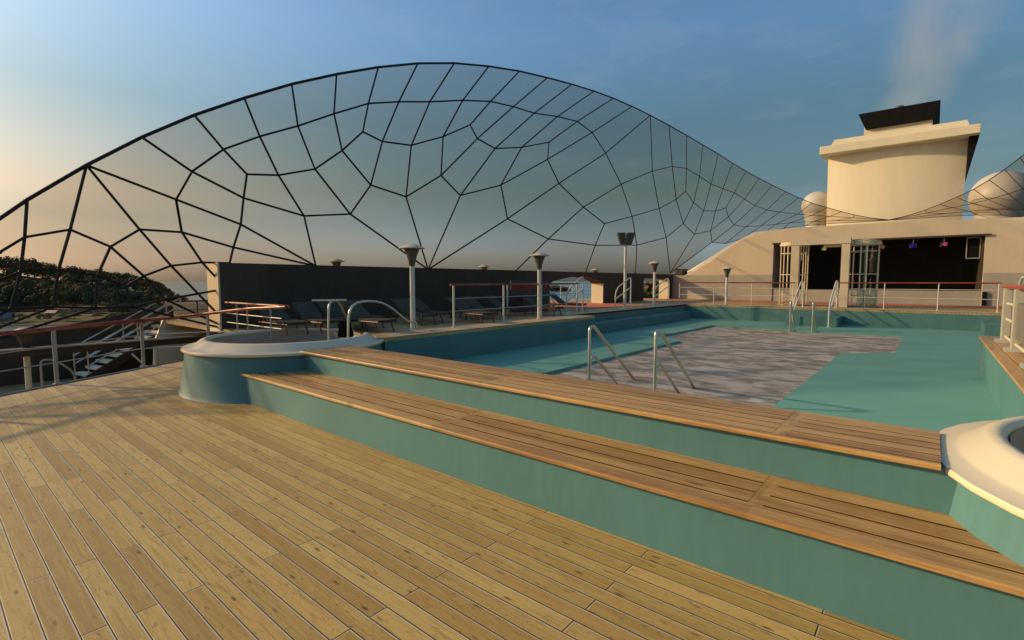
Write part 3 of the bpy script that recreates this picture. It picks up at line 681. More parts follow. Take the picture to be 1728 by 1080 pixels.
# round shower cages
def cage(label, c, r, z1, skip, curtain):
    t = thing('shower_cage', label, 'shower', (*c, ZD), group='round shower cages before the stage')
    for a in skip:
        MB().tube([(r * math.cos(R(a)), r * math.sin(R(a)), .0), (r * math.cos(R(a)), r * math.sin(R(a)), z1 - ZD)], .026, 8).build('upright', M['tubcream'], t)
    for h in (.50, 1.42, 2.40):
        MB().tube([(r * math.cos(R(a)), r * math.sin(R(a)), h) for a in range(0, 360, 15)], .018, 6, closed=True).build('ring', M['tubcream'], t)
    MB().lathe([(0, z1 - ZD), (r + .06, z1 - ZD), (r + .07, z1 - ZD + .10), (r + .02, z1 - ZD + .12), (r + .02, z1 - ZD + .16), (r + .05, z1 - ZD + .18), (0, z1 - ZD + .26)], n=28).build('canopy', M['tubcream'], t)
    MB().lathe([(r + .08, 0.006), (r + .08, .04), (r + .03, .05), (0, .045)], n=28).build('shower_tray', M['teal'] if curtain else M['coping'], t)
    if curtain:
        MB().lathe([(r - .06, .06), (r - .06, z1 - ZD - .05)], n=24, a0=0, a1=120).build('curtain', M['tealglass'], t)
    MB().tube([(r * .5, 0, z1 - ZD), (r * .5, 0, 2.1), (r * .3, -.06, 2.02)], .012, 6).build('shower_head', M['steel'], t)
    return t
cage('round shower cage of cream tubes behind the left portal pillar', (-5.0, 26.55), .56, 3.52, [200, 232, 252, 292, 335, 20, 60, 110], False)
cage('round shower cage with teal curtain and tray right of the portal', (-2.32, 26.5), .54, 3.44, [185, 205, 262, 285, 345, 30, 90, 140], True)
# stage lights and speaker
def stage_light(label, p, lens, rz, k=1.0):
    t = thing('stage_light', label, 'stage light', p, R(rz), 'stage lights under the canopy')
    MB().tube([(0, 0, .10), (0, 0, .32)], .016, 6).build('hanger', M['steel'], t)
    MB().lathe([(0, -.16), (.075, -.16), (.085, -.10), (.085, .12), (.10, .15), (.10, .17)], n=14).build('housing', M['dark'], t)
    MB().lathe([(0, .165), (.092, .165)], n=14).build('lens', M[lens], t)
    for ch in t.children:
        if ch.name.startswith(('housing', 'lens')): ch.rotation_euler = (R(90), 0, 0)
    MB().box(-.12, -.10, -.03, .03, -.10, .12).build('yoke', M['greypaint'], t)
    MB().box(.10, .12, -.03, .03, -.10, .12).build('yoke', M['greypaint'], t)
    return t
stage_light('stage light with a yellow lens, seen through the portal', (-4.55, 31.55, 3.62), 'lens_yellow', 10)
stage_light('stage light with a rusty brown lens beside the teal curtain', (-2.08, 31.55, 3.61), 'lens_rust', 25)
stage_light('stage light with a deep blue lens in the middle of the stage', (-.82, 31.55, 3.62), 'lens_blue', -10)
stage_light('stage light with a bright pink lens right of the blue one', (.32, 31.55, 3.64), 'lens_pink', 12)
t = thing('loudspeaker', 'grey framed black loudspeaker hanging at the right end of the stage', 'loudspeaker', (1.36, 31.6, 2.95))
MB().box(-.24, .24, 0, .30, 0, .96, .02).build('cabinet', M['black'], t)
m = MB()
for a in ((-.25, .25, .93, .97), (-.25, .25, -.01, .03), (-.25, -.21, .03, .93), (.21, .25, .03, .93)): m.box(a[0], a[1], -.03, -.003, a[2], a[3])
m.build('frame', M['greypaint'], t)
MB().tube([(0, .1, .96), (0, .1, 1.05)], .02, 6).build('hanger', M['steel'], t)

# ---------------------------------------------------------------- funnel, radomes, smoke
f = thing('funnel', 'big square cream ship funnel with a black exhaust hood', 'funnel', (XC, 70, 6))
m = MB(); z0, z1 = 6.0, 15.62; NF = 16; pl = []
for k in range(NF + 1):
    u = k / NF * 2 - 1; pl.append((u, 66.35 - 0.75 * (1 - u * u)))  # bulge added so the front grades from sunlit left to shaded right
for z, hw, cx in ((z0, 5.66, -3.80), (z1, 5.78, -3.815)): m.v += [(cx + u * hw, y, z) for u, y in pl]
m.f += [(k, k + 1, NF + 2 + k, NF + 1 + k) for k in range(NF)]; m.sm += [True] * NF
bk2 = [(-9.46, 66.35, z0), (-9.46, 77, z0), (1.86, 77, z0), (1.86, 66.35, z0), (-9.595, 66.35, z1), (-9.595, 77, z1), (1.965, 77, z1), (1.965, 66.35, z1)]
m.add(bk2, [(0, 1, 5, 4), (1, 2, 6, 5), (2, 3, 7, 6)])
wb(m, 'body', M['cream'], f)
m = MB(); m.box(-10.14, 2.72, 64.35, 78, 15.62, 16.46, .06); wb(m, 'cap', M['cream'], f)
m = MB(); bx = [(-9.25, 64.9), (1.98, 64.9), (1.98, 77), (-9.25, 77)]; tx = [(-8.95, 65.3), (1.74, 65.3), (1.74, 76), (-8.95, 76)]
m.add([(x, y, 16.44) for x, y in bx] + [(x, y, 17.18) for x, y in tx], [(0, 1, 5, 4), (1, 2, 6, 5), (2, 3, 7, 6), (3, 0, 4, 7), (4, 5, 6, 7)]); wb(m, 'upper_deck', M['cream'], f)
m = MB(); m.box(-6.35, -.80, 65.6, 74, 17.1, 18.2); wb(m, 'neck', M['cream'], f)
m = MB(); b0 = [(-6.2, 65.2), (-.74, 65.2), (-.74, 74.4), (-6.2, 74.4)]; t0 = [(-6.85, 64.9), (-.28, 64.9), (-.28, 75), (-6.85, 75)]
m.add([(x, y, 17.78) for x, y in b0] + [(x, y, 19.36) for x, y in t0], [(0, 3, 2, 1), (0, 1, 5, 4), (1, 2, 6, 5), (2, 3, 7, 6), (3, 0, 4, 7), (4, 5, 6, 7)]); wb(m, 'exhaust_hood', M['black'], f)
for x, y, r in ((-3.5, 65.9, .5), (-5.2, 67.5, .42), (-2.0, 68, .40)):
    wb(MB().lathe([(r, 0), (r, .22), (r * .8, .38), (r * .4, .46), (0, .48)], (x, y, 19.3), 16), 'exhaust_vent', M['cone'], f)
m = MB(); m.prism([(1.97, 15.6), (2.70, 15.6), (2.02, 11.9), (1.97, 11.9)], 'y', 65.3, 76); wb(m, 'side_flare', M['black'], f)  # flared side turned from the sun, its shade put in as black
def radome(label, c, r, neck):
    t = thing('radome', label, 'radome', (c[0], c[1], c[2] - r - neck), group='white radomes beside the funnel')
    MB().lathe([(r * .62, 0), (r * .66, neck * .3), (r * .80, neck + r * .38)], n=28).build('pedestal', M['radome'], t)
    MB().ball((0, 0, neck + r), r, 1.0, 32, 20).build('dome', M['radome'], t)
radome('smaller white radome half hidden behind the left edge of the funnel', (-11.15, 70.5, 11.0), 1.62, 1.2)
radome('larger white radome at the right picture edge behind the black lattice', (4.35, 63.0, 9.4), 2.25, 1.5)
def smoke():
    m = MB(); prof = [(4.2, 0), (5.0, 4), (6.1, 9), (7.1, 14), (9.0, 19), (0.2, 22)]
    vs = []; n = 20
    for r, z in [(0.2, -.2)] + prof:
        for j in range(n):
            a = 2 * math.pi * j / n; k = max(z, 0) / 22
            vs.append((-3.6 + r * math.cos(a) + k * 9.0, 70 + r * .8 * math.sin(a) - k * 2, 19.5 + z))
    fs = [(i * n + j, i * n + (j + 1) % n, (i + 1) * n + (j + 1) % n, (i + 1) * n + j) for i in range(len(prof)) for j in range(n)]
    fs += [tuple(range(n))[::-1], tuple(range(len(prof) * n, (len(prof) + 1) * n))]
    m.add(vs, fs)
    t = NT('smoke'); g, x, y, z = t.pos()
    h = t.math('SUBTRACT', z, 19.5)
    xc = t.math('ADD', -3.6, t.math('MULTIPLY', h, 9.0 / 22)); yc = t.math('SUBTRACT', 70.0, t.math('MULTIPLY', h, 2 / 22))
    rr = t.math('ADD', 4.1, t.math('MULTIPLY', h, .24))
    dx = t.math('DIVIDE', t.math('SUBTRACT', x, xc), rr); dy = t.math('DIVIDE', t.math('SUBTRACT', y, yc), rr)
    q = t.math('SQRT', t.math('ADD', t.math('MULTIPLY', dx, dx), t.math('MULTIPLY', dy, dy)))
    nz = t.noise(t.xyz(x, y, t.math('MULTIPLY', z, .55)), .20, 4, .6, .8)
    dens = t.math('MULTIPLY', t.sstep(nz, .36, .70), t.math('SUBTRACT', 1.0, t.sstep(q, .45, .98)))
    dens = t.math('MULTIPLY', dens, t.math('SUBTRACT', 1.0, t.sstep(h, 4, 21)))
    dens = t.math('MULTIPLY', dens, 0.10)
    v = t.n('ShaderNodeVolumePrincipled'); v.inputs['Color'].default_value = (1, 1, 1, 1); v.inputs['Anisotropy'].default_value = -.35
    t.put(v.inputs['Density'], dens); t.t.links.new(v.outputs[0], t.out.inputs['Volume'])
    o = m.build('smoke', t.m); struct(o, 'thin pale smoke drifting up from the funnel', 'stuff')
smoke()

# ---------------------------------------------------------------- curved glass screens with the black lattice
NET_V = [(-12.92, 1.12, 3.03), (-12.92, 1.49, 3.4), (-12.92, 2.38, 4.18), (-12.92, 3.32, 4.92), (-12.92, 4.33, 5.62), (-12.92, 5.43, 6.29), (-12.92, 6.62, 6.96), (-12.92, 7.91, 7.6), (-12.92, 9.29, 8.22), (-12.92, 10.79, 8.81), (-12.92, 12.39, 9.33), (-12.92, 14.14, 9.78), (-12.92, 15.93, 10.16), (-12.92, 17.8, 10.47), (-12.92, 19.69, 10.75), (-12.92, 21.61, 10.99), (-12.92, 23.51, 11.17), (-12.92, 25.58, 11.3), (-12.92, 27.84, 11.39), (-12.92, 30.52, 11.45), (-12.92, 33.39, 11.48), (-12.92, 36.44, 11.48), (-12.92, 39.78, 11.49), (-12.88, 43.16, 11.4), (-12.71, 46.42, 11.28), (-12.41, 49.45, 11.08), (-11.98, 52.39, 10.87), (-11.39, 55.13, 10.56), (-10.69, 57.54, 10.21), (-9.86, 59.69, 9.85), (-8.8, 61.69, 9.52), (-7.68, 63.17, 9.17), (-6.65, 64.08, 8.84), (-5.37, 64.76, 8.5), (-3.63, 65, 8.15), (-12.92, 1.08, 2.42), (-12.92, 1.42, 2.71), (-12.92, 2.07, 2.9), (-12.92, 2.68, 2.6), (-12.92, 3.19, 2.99), (-12.92, 3.97, 2.99), (-12.92, 3.89, 3.7), (-12.92, 4.23, 4.36), (-12.92, 4.91, 4.98), (-12.92, 5.76, 5.46), (-12.92, 6.75, 5.94), (-12.92, 7.8, 6.51), (-12.92, 8.92, 7.08), (-12.92, 10.02, 7.42), (-12.92, 11.27, 7.75), (-12.92, 12.78, 8.2), (-12.92, 14.23, 8.55), (-12.92, 15.55, 8.7), (-12.92, 16.9, 8.79), (-12.92, 18.56, 9.06), (-12.92, 20.15, 9.23), (-12.92, 21.48, 9.03), (-12.92, 22.8, 8.31), (-12.92, 24.48, 7.02), (-12.92, 25.82, 5.47), (-12.92, 26.46, 3.93), (-12.92, 26.37, 2.34), (-12.92, 28.28, 8.33), (-12.92, 31.16, 9.09), (-12.92, 33.54, 9.36), (-12.92, 35.98, 9.24), (-12.92, 38.41, 9.05), (-12.92, 41.14, 9.1), (-12.85, 43.8, 9.12), (-12.72, 46.29, 8.9), (-12.5, 48.72, 8.61), (-12.14, 51.41, 8.48), (-11.64, 54.06, 8.52), (-10.72, 57.46, 8.6), (-9.85, 59.73, 8.63), (-8.6, 62.01, 8.65), (-6.74, 64.02, 8.54), (-5.26, 64.79, 8.37), (-12.92, 5.32, 3.91), (-12.92, 5.42, 4.49), (-12.92, 5.23, 3.27), (-12.92, 5.04, 2.71), (-12.92, 4.94, 2.33), (-12.92, 6.19, 4.59), (-12.92, 7.19, 4.91), (-12.92, 8.02, 5.56), (-12.92, 8.71, 6.23), (-12.92, 9.38, 6.09), (-12.92, 10.48, 6.2), (-12.92, 11.84, 6.76), (-12.92, 13.14, 7.45), (-12.92, 13.51, 7.05), (-12.92, 14.47, 6.89), (-12.92, 16.07, 7.25), (-12.92, 17.94, 7.84), (-12.92, 17.84, 7.1), (-12.92, 18.71, 6.22), (-12.92, 20.76, 5.41), (-12.92, 22.78, 4.81), (-12.92, 29.35, 6.28), (-12.92, 31.92, 7.14), (-12.92, 33.5, 7.87), (-12.92, 35, 7.3), (-12.92, 37.01, 6.97), (-12.92, 39.54, 7.19), (-12.9, 41.97, 7.71), (-12.89, 42.6, 7.06), (-12.84, 44.06, 6.54), (-12.67, 46.89, 6.61), (-12.3, 50.32, 6.97), (-11.79, 53.36, 7.3), (-11.12, 56.15, 7.65), (-9.71, 60.02, 8.02), (-8.13, 62.64, 8.22), (-12.92, 6.84, 3.63), (-12.92, 8.23, 3.82), (-12.92, 8.94, 4.74), (-12.92, 10.24, 4.56), (-12.92, 11.73, 5.46), (-12.92, 12.63, 4.91), (-12.92, 14.8, 5.58), (-12.92, 15.19, 4.34), (-12.92, 17.93, 3.73), (-12.92, 21.9, 3.67), (-12.92, 7.13, 2.31), (-12.92, 11.11, 2.29), (-12.92, 15.72, 2.33), (-12.92, 21.06, 2.37), (-12.92, 31.26, 2.41), (-12.92, 30.48, 4.62), (-12.92, 33.23, 5.72), (-12.92, 35.31, 5.16), (-12.92, 38.61, 5.66), (-12.92, 38.97, 4.82), (-12.9, 42.13, 4.91), (-12.72, 46.24, 5.55), (-12.19, 51.08, 6.42), (-11.43, 54.97, 7.03), (-10.21, 58.88, 7.54), (-8.57, 62.04, 7.89), (-12.92, 1.33, 2.07), (-12.92, 1.86, 2.12), (-12.92, 2.44, 2.01), (-12.92, 2.9, 1.79), (-12.92, 3.22, 2.01), (-12.92, 3.73, 2.24), (-12.92, 4.35, 2.33), (-12.92, 1.16, 1.39), (-12.92, 1.74, 1.41), (-12.92, 2.38, 1.36), (-12.92, 3, 1.36), (-12.92, 3.59, 1.5), (-12.92, 1.02, 1.3), (-12.92, 1.01, 1.07), (-12.92, 1, 0.88), (-12.92, 1.06, 1.92), (-12.92, 1.03, 1.38), (-12.92, 4.72, 1.87), (-12.92, 4.72, 1.7), (-12.92, 4.7, 1.04), (-12.92, 4.7, 0.85), (-12.92, 4.7, 0.79), (-12.92, -0.9, 1.25), (-12.92, 0, 1.12), (-12.92, -0.5, 1)]
NET_RIM = [162, 0, 1, 2, 3, 4, 5, 6, 7, 8, 9, 10, 11, 12, 13, 14, 15, 16, 17, 18, 19, 20, 21, 22, 23, 24, 25, 26, 27, 28, 29, 30, 31, 32, 33, 34]
NET_E = [(35, 36), (36, 37), (37, 38), (38, 39), (39, 40), (40, 41), (41, 42), (42, 43), (43, 44), (44, 45), (45, 46), (46, 47), (47, 48), (48, 49), (49, 50), (50, 51), (51, 52), (52, 53), (53, 54), (54, 55), (55, 56), (56, 57), (57, 58), (58, 59), (59, 60), (60, 61), (58, 62), (62, 63), (63, 64), (64, 65), (65, 66), (66, 67), (67, 68), (68, 69), (69, 70), (70, 71), (71, 72), (72, 73), (73, 74), (74, 75), (75, 76), (76, 77), (77, 34), (1, 36), (36, 140), (140, 147), (147, 152), (2, 37), (37, 141), (141, 148), (148, 153), (2, 39), (39, 145), (145, 159), (2, 41), (41, 80), (80, 124), (3, 42), (42, 78), (78, 114), (4, 43), (43, 79), (79, 78), (78, 80), (80, 81), (81, 82), (5, 44), (44, 83), (83, 114), (6, 45), (45, 84), (84, 115), (7, 46), (46, 85), (85, 116), (8, 47), (47, 86), (9, 48), (48, 87), (87, 116), (10, 49), (49, 88), (88, 117), (11, 50), (50, 89), (89, 118), (12, 51), (51, 90), (13, 52), (52, 91), (91, 118), (14, 53), (53, 92), (92, 119), (15, 54), (54, 93), (93, 120), (16, 55), (55, 94), (17, 56), (56, 95), (95, 120), (18, 57), (57, 96), (96, 121), (18, 62), (62, 99), (99, 129), (129, 128), (19, 63), (63, 100), (100, 130), (20, 64), (64, 101), (21, 65), (65, 102), (102, 130), (22, 66), (66, 103), (103, 131), (23, 67), (67, 104), (104, 132), (24, 68), (68, 105), (25, 69), (69, 106), (106, 132), (26, 70), (70, 107), (107, 133), (27, 71), (71, 108), (108, 134), (28, 72), (72, 109), (109, 135), (29, 73), (73, 110), (110, 136), (30, 74), (74, 111), (111, 137), (31, 75), (75, 112), (112, 138), (32, 76), (76, 113), (40, 41), (40, 81), (81, 124), (40, 146), (146, 157), (38, 142), (142, 149), (149, 154), (38, 144), (144, 151), (79, 83), (83, 84), (84, 85), (85, 86), (86, 87), (87, 88), (88, 89), (89, 90), (90, 91), (91, 92), (92, 93), (93, 94), (94, 95), (95, 96), (96, 97), (97, 98), (98, 59), (59, 99), (99, 100), (100, 101), (101, 102), (102, 103), (103, 104), (104, 105), (105, 106), (106, 107), (107, 108), (108, 109), (109, 110), (110, 111), (111, 112), (112, 113), (113, 34), (58, 97), (97, 122), (122, 126), (114, 115), (115, 116), (116, 117), (117, 118), (118, 119), (119, 120), (120, 121), (121, 122), (122, 123), (123, 60), (60, 129), (129, 130), (130, 131), (131, 132), (132, 133), (133, 134), (134, 135), (135, 136), (136, 137), (137, 138), (138, 139), (139, 34), (98, 123), (123, 127), (114, 124), (115, 125), (117, 125), (119, 125), (121, 125), (131, 128), (133, 128), (155, 140), (140, 141), (141, 142), (142, 143), (143, 144), (144, 145), (145, 146), (146, 82), (143, 150), (156, 147), (147, 148), (148, 149), (149, 150), (150, 151), (151, 158), (151, 160), (150, 161), (35, 162), (155, 163), (156, 163), (152, 164), (162, 164), (162, 163)]
NET_BOT = [(-12.92, -0.5, 1.0), (-12.92, 1.0, 0.88), (-12.92, 4.62, 0.8), (-12.92, 4.63, 2.3), (-12.92, 31.3, 2.32), (-12.92, 38.97, 4.82), (-12.9, 42.13, 4.91), (-12.72, 46.24, 5.55), (-12.19, 51.08, 6.42), (-11.43, 54.97, 7.03), (-10.21, 58.88, 7.54), (-8.57, 62.04, 7.89), (-3.63, 65.0, 8.15)]

def screen(label, mirror):
    k = -1 if mirror else 1
    T = (lambda p: (2 * XC - p[0], p[1], p[2])) if mirror else (lambda p: p)
    t = thing('glass_screen', label, 'glass screen', T((-12.92, 4.6, ZD)), group='curved glass screens beside the pool deck')
    V = [T(p) for p in NET_V]
    wb(MB().tube([V[i] for i in NET_RIM], .035, 8), 'rim', M['wire'], t)
    m = MB(); deg = set()
    for a, b in NET_E:
        if mirror and max(V[a][1], V[b][1]) < 20: continue
        m.tube([V[a], V[b]], .027, 6); deg |= {a, b}
    for i in deg: m.ball(V[i], .036, 1, 8, 6)
    wb(m, 'lattice', M['wire'], t)
    # smoked panes: one sheet between the rim and the foot of the screen
    def arc(P):
        s = [0.0]
        for a, b in zip(P, P[1:]): s.append(s[-1] + math.hypot(b[0] - a[0], b[1] - a[1]))
        return s
    top = [NET_V[i] for i in NET_RIM]
    ys = lambda p: (p[1] if p[1] < 50 else 50 + math.hypot(p[1] - 50, p[0] + 12.5) * 1.0)
    bot = NET_BOT; bk = [ys(p) for p in bot]
    def zbot(s):
        if s <= bk[0]: return bot[0][2]
        for (sa, a), (sb, b) in zip(zip(bk, bot), zip(bk[1:], bot[1:])):
            if sa <= s <= sb: return a[2] + (b[2] - a[2]) * (s - sa) / max(1e-6, sb - sa)
        return bot[-1][2]
    P = []
    for a, b in zip(top, top[1:]):
        for j in range(4): P.append(tuple(u + (v - u) * j / 4 for u, v in zip(a, b)))
    P.append(top[-1])
    m = MB(); vs = []
    for p in P:
        zb = min(zbot(ys(p)), p[2] - .01)
        vs += [T((p[0] + .02, p[1], p[2])), T((p[0] + .02, p[1], zb))]
    m.add(vs, [(2 * i, 2 * i + 1, 2 * i + 3, 2 * i + 2) for i in range(len(P) - 1)])
    wb(m, 'glass_pane', M['glass'], t)
screen('huge curved smoked glass screen with black lattice rising over the dark wall', False)
screen('matching lattice glass screen dropping towards the funnel from the right edge', True)

# ---------------------------------------------------------------- gate at the right edge
g = thing('deck_gate', 'white framed gate with red top rail on the right pool coping', 'gate', (1.06, 11, ZD))
wb(MB().tube([(1.06, 13.35, 1.80), (1.06, 5.6, 1.80)], .045, 10), 'top_rail', M['redwood'], g)
for y, w in ((12.75, .075), (11.22, .075), (9.2, .075), (7.4, .075)):
    wb(MB().box(1.0, 1.12, y - w, y + w, ZD + .02, 1.77, .012), 'post', M['band'], g)
    wb(MB().prism([(y - .13, ZD + .002), (y + .13, ZD + .002), (y + .03, ZD + .07), (y - .03, ZD + .07)], 'x', .93, 1.18), 'bracket', M['greypaint'], g)
for z in (.90, 1.22, 1.50): wb(MB().tube([(1.06, 12.66, z), (1.06, 11.36, z)], .022, 8), 'rung', M['tubcream'], g)
wb(MB().tube([(1.06, 11.14, .90), (1.06, 7.5, .90)], .022, 8), 'rung', M['tubcream'], g)
wb(MB().box(1.03, 1.09, 9.32, 11.05, 1.0, 1.56, .01), 'panel', M['greypanel'], g)
hoop_rail('handrail', 'arched white handrail rising behind the red rail at the right edge', [(1.66, 17.7, ZD), (1.66, 17.7, 1.80), (1.66, 17.3, 1.99), (1.66, 16.2, 2.0), (1.66, 15.2, 1.4), (1.66, 15.2, ZF)], .03, M['whitepaint'], 'step handrails between left deck and pool', base=False)

# ---------------------------------------------------------------- lower port side: deck, stairs, gallery, bulkhead
struct(MB().prism([(-11.5, -6), (-11.5, 4.6), (-14, 4.6), (-14, 14), (-24, 14), (-24, -6)], 'z', -1.0, -.76).build('side_deck', M['pooldeck']), 'lower side deck beside the port railing')
t = thing('bulwark', 'dark bulwark wall sloping up along the lower port side', 'wall', (-18.1, 1, -1.06))
wb(MB().prism([(-6, -1.06), (5.2, -1.06), (5.2, 1.10), (4.77, 1.05), (2.4, .59), (1.39, .42), (-1.5, -.10), (-6, -.3)], 'x', -18.2, -18.0), 'wall', M['dark'], t)
wb(MB().tube([(-18.1, 5.2, 1.12), (-18.1, 4.77, 1.07), (-18.1, 2.4, .61), (-18.1, 1.39, .44), (-18.1, -1.5, -.08), (-18.1, -6, -.28)], .04, 8), 'cap_rail', M['dark'], t)
t = thing('side_gallery', 'dark gallery beam on thin posts beside the port railing', 'gallery', (-15.6, 1.6, -1.06))
wb(MB().box(-15.75, -15.45, -4, 6.6, .22, .40), 'beam', M['dark'], t)
wb(MB().box(-15.44, -15.41, -4, 6.6, .375, .405), 'edge_strip', M['greypaint'], t)
for y in (-1.2, 4.05): wb(MB().tube([(-15.6, y, -1.06), (-15.6, y, .22)], .05, 10), 'post', M['whitepaint'], t)
hoop_rail('handrail', 'thin bent handrail frame under the gallery beam', [(-15.2, 1.78, -1.0), (-15.2, 1.78, .15), (-15.2, 2.0, .13), (-15.2, 2.35, -.2), (-15.2, 2.37, -1.0)], .022, M['greypaint'], 'rails of the lower port deck', base=False)
hoop_rail('handrail', 'slanting white rail end beside the foot of the stairs', [(-15.2, 3.45, .1), (-15.2, 3.75, -.28), (-15.2, 3.75, -1.0)], .022, M['whitepaint'], 'rails of the lower port deck', base=False)
st = thing('deck_stairs', 'steep dark staircase with pale treads behind the port railing', 'stairs', (-16.85, 2.72, -.62), R(11.4))
NS = 10; run, rise = 2.35 / NS, 1.38 / NS
for i in range(NS):
    MB().box(-.36, .36, i * run, i * run + .20, (i + 1) * rise - .075, (i + 1) * rise, .006).build('tread', M['tread_white'], st)
for x in (-.39, .39):
    MB().prism([(-.05, -.06), (.12, -.06), (NS * run + .12, NS * rise - .10), (NS * run + .12, NS * rise + .04), (NS * run - .02, NS * rise + .04), (-.05, .10)], 'x', x - .02, x + .02).build('stringer', M['dark'], st)
    for h in (.66, .44, .22):
        MB().tube([(x, 0, h - .02 + rise), (x, NS * run, NS * rise + h)], .017, 8).build('handrail', M['steel'], st)
    for yy in (.02, NS * run * .5, NS * run - .02):
        zb = yy / run * rise
        MB().tube([(x, yy, zb), (x, yy, zb + .72)], .018, 8).build('rail_post', M['steel'], st)
MB().box(-.9, .9, NS * run + .13, NS * run + 1.6, NS * rise - .12, NS * rise - .02).build('landing', M['dark'], st)
t = thing('bulkhead', 'slanted cream bulkhead at the end of the lower side deck', 'bulkhead', (-16.4, 5.3, -1.06))
bk_ = [(4.02, -.78), (4.30, .28), (4.62, .86), (7.0, .30), (7.0, -.78)]
tl = lambda z, o: -15.95 - (z + .78) * .55 - o  # tilt added so the face catches more sky light
m = MB(); n5 = len(bk_)
m.add([(tl(z, 0), y, z) for y, z in bk_] + [(tl(z, .06), y, z) for y, z in bk_], [tuple(range(n5)), tuple(range(n5, 2 * n5))[::-1]] + [(a, (a + 1) % n5, n5 + (a + 1) % n5, n5 + a) for a in range(n5)])
wb(m, 'wall', M['tubcream'], t)
struct(MB().box(-25, -19.0, 5.25, 12, -.1, .30).build('side_platform', M['coping']), 'small raised platform on the port side')
straight('dark brown topped railing on the raised platform beyond the bulkhead', (-19.4, 5.35), (-19.4, 9.2), 5, .30, .92, (.62, .32), (M['redwood'], M['cone'], M['cone']), .03, .028)
t = thing('lifeboat', 'white lifeboat hull lying beyond the platform railing', 'boat', (-24.0, 9.2, .30), R(0))
hull = MB(); secs = []
for i in range(9):
    u = i / 8 * 2 - 1; w = .85 * (1 - abs(u) ** 2.6); secs.append([(-w, u * 2.6, .62 + .12 * u * u), (-w * .85, u * 2.6, .25), (0, u * 2.6, .02 + .25 * abs(u) ** 3), (w * .85, u * 2.6, .25), (w, u * 2.6, .62 + .12 * u * u)])
hull.add([p for s_ in secs for p in s_], [(i * 5 + j, i * 5 + j + 1, (i + 1) * 5 + j + 1, (i + 1) * 5 + j) for i in range(8) for j in range(4)], True)
hull.build('hull', M['tubcream'], t)
cov = MB(); cov.add([p for s_ in secs for p in (s_[0], (0, s_[0][1], s_[0][2] + .28 * (1 - abs(s_[0][1]) / 2.6)), s_[4])], [(i * 3 + j, i * 3 + j + 1, (i + 1) * 3 + j + 1, (i + 1) * 3 + j) for i in range(8) for j in range(2)], True)
cov.build('cover', M['greypanel'], t)

# ---------------------------------------------------------------- wooded shore, resort, islands
FW, RT = (-.641, .7675), (.7675, .641)
def loc(depth, lat): return (FW[0] * depth + RT[0] * lat, FW[1] * depth + RT[1] * lat)
def px(depth, u): return loc(depth, (u - 864) / 847.6 * depth)
def grid(name, d0, d1, u0, u1, nd, nu, hf, mat):
    m = MB(); vs = []
    for i in range(nd + 1):
        for j in range(nu + 1):
            d = d0 + (d1 - d0) * i / nd; u = u0 + (u1 - u0) * j / nu; x, y = px(d, u); vs.append((x, y, hf(d, u)))
    m.add(vs, [(i * (nu + 1) + j, i * (nu + 1) + j + 1, (i + 1) * (nu + 1) + j + 1, (i + 1) * (nu + 1) + j) for i in range(nd) for j in range(nu)], True)
    return m.build(name, mat)
def smooth(a): a = max(0, min(1, a)); return a * a * (3 - 2 * a)
def shore(u): return smooth((330 - u) / 45)
struct(grid('beach', 340, 446, -900, 345, 14, 40, lambda d, u: -29 + shore(u) * (1.4 + 5.2 * smooth((d - 345) / 130)), M['beach']), 'sandy beach at the foot of the wooded hill')
def hill(d, u): return -29 + smooth((318 - u) / 60) * (6 + (8 + 30 * smooth((330 - u) / 420)) * smooth((d - 425) / 150))
struct(grid('hill', 425, 900, -900, 330, 16, 44, hill, M['hill']), 'low wooded hill on the left horizon')
rnd = random.Random(11)
tones = [(.075, .085, .022), (.098, .100, .026), (.060, .072, .022), (.125, .095, .030), (.135, .078, .032), (.085, .088, .032), (.050, .062, .022)]
def crown(vs, fs, col, x, y, z, r, h, tone, n, sz):
    """a leafy crown: leaf clump faces scattered through a lumpy volume"""
    lumps = [(rnd.uniform(-.55, .55) * r, rnd.uniform(-.55, .55) * r, h * rnd.uniform(.30, .80), r * rnd.uniform(.40, .68)) for _ in range(6)] + [(0, 0, h * .62, r * .72)]
    for _ in range(n):
        lx, ly, lz, lr = lumps[rnd.randrange(7)]
        a, b = rnd.uniform(0, 6.283), math.acos(rnd.uniform(-1, 1)); k = lr * rnd.uniform(.65, 1.05)
        c = Vector((x + lx + k * math.sin(b) * math.cos(a), y + ly + k * math.sin(b) * math.sin(a), z + lz + k * .85 * math.cos(b)))
        nrm = Vector((math.sin(b) * math.cos(a) + rnd.uniform(-.6, .6), math.sin(b) * math.sin(a) + rnd.uniform(-.6, .6), math.cos(b) + rnd.uniform(-.3, .8))).normalized()
        q = nrm.orthogonal().normalized(); w = nrm.cross(q); s_ = sz * rnd.uniform(.6, 1.3); o = len(vs)
        vs += [c + q * s_, c + w * s_ * .8, c - q * s_, c - w * s_ * .8]; fs.append((o, o + 1, o + 2, o + 3))
        t_ = rnd.uniform(.75, 1.25); col += [(tone[0] * t_, tone[1] * t_, tone[2] * t_, 1)] * 4
def leafmesh(name, vs, fs, col, label=None, kind=None, parent=None):
    me = bpy.data.meshes.new(name); me.from_pydata([tuple(v) for v in vs], [], fs)
    at = me.attributes.new('tone', 'FLOAT_COLOR', 'POINT'); at.data.foreach_set('color', [c for k in col for c in k])
    me.materials.append(M['leaf']); o = bpy.data.objects.new(name, me); COL.objects.link(o)
    if kind: struct(o, label, kind)
    if parent is not None: o.parent = parent
    return o
vs, fs, col = [], [], []; tr = MB()
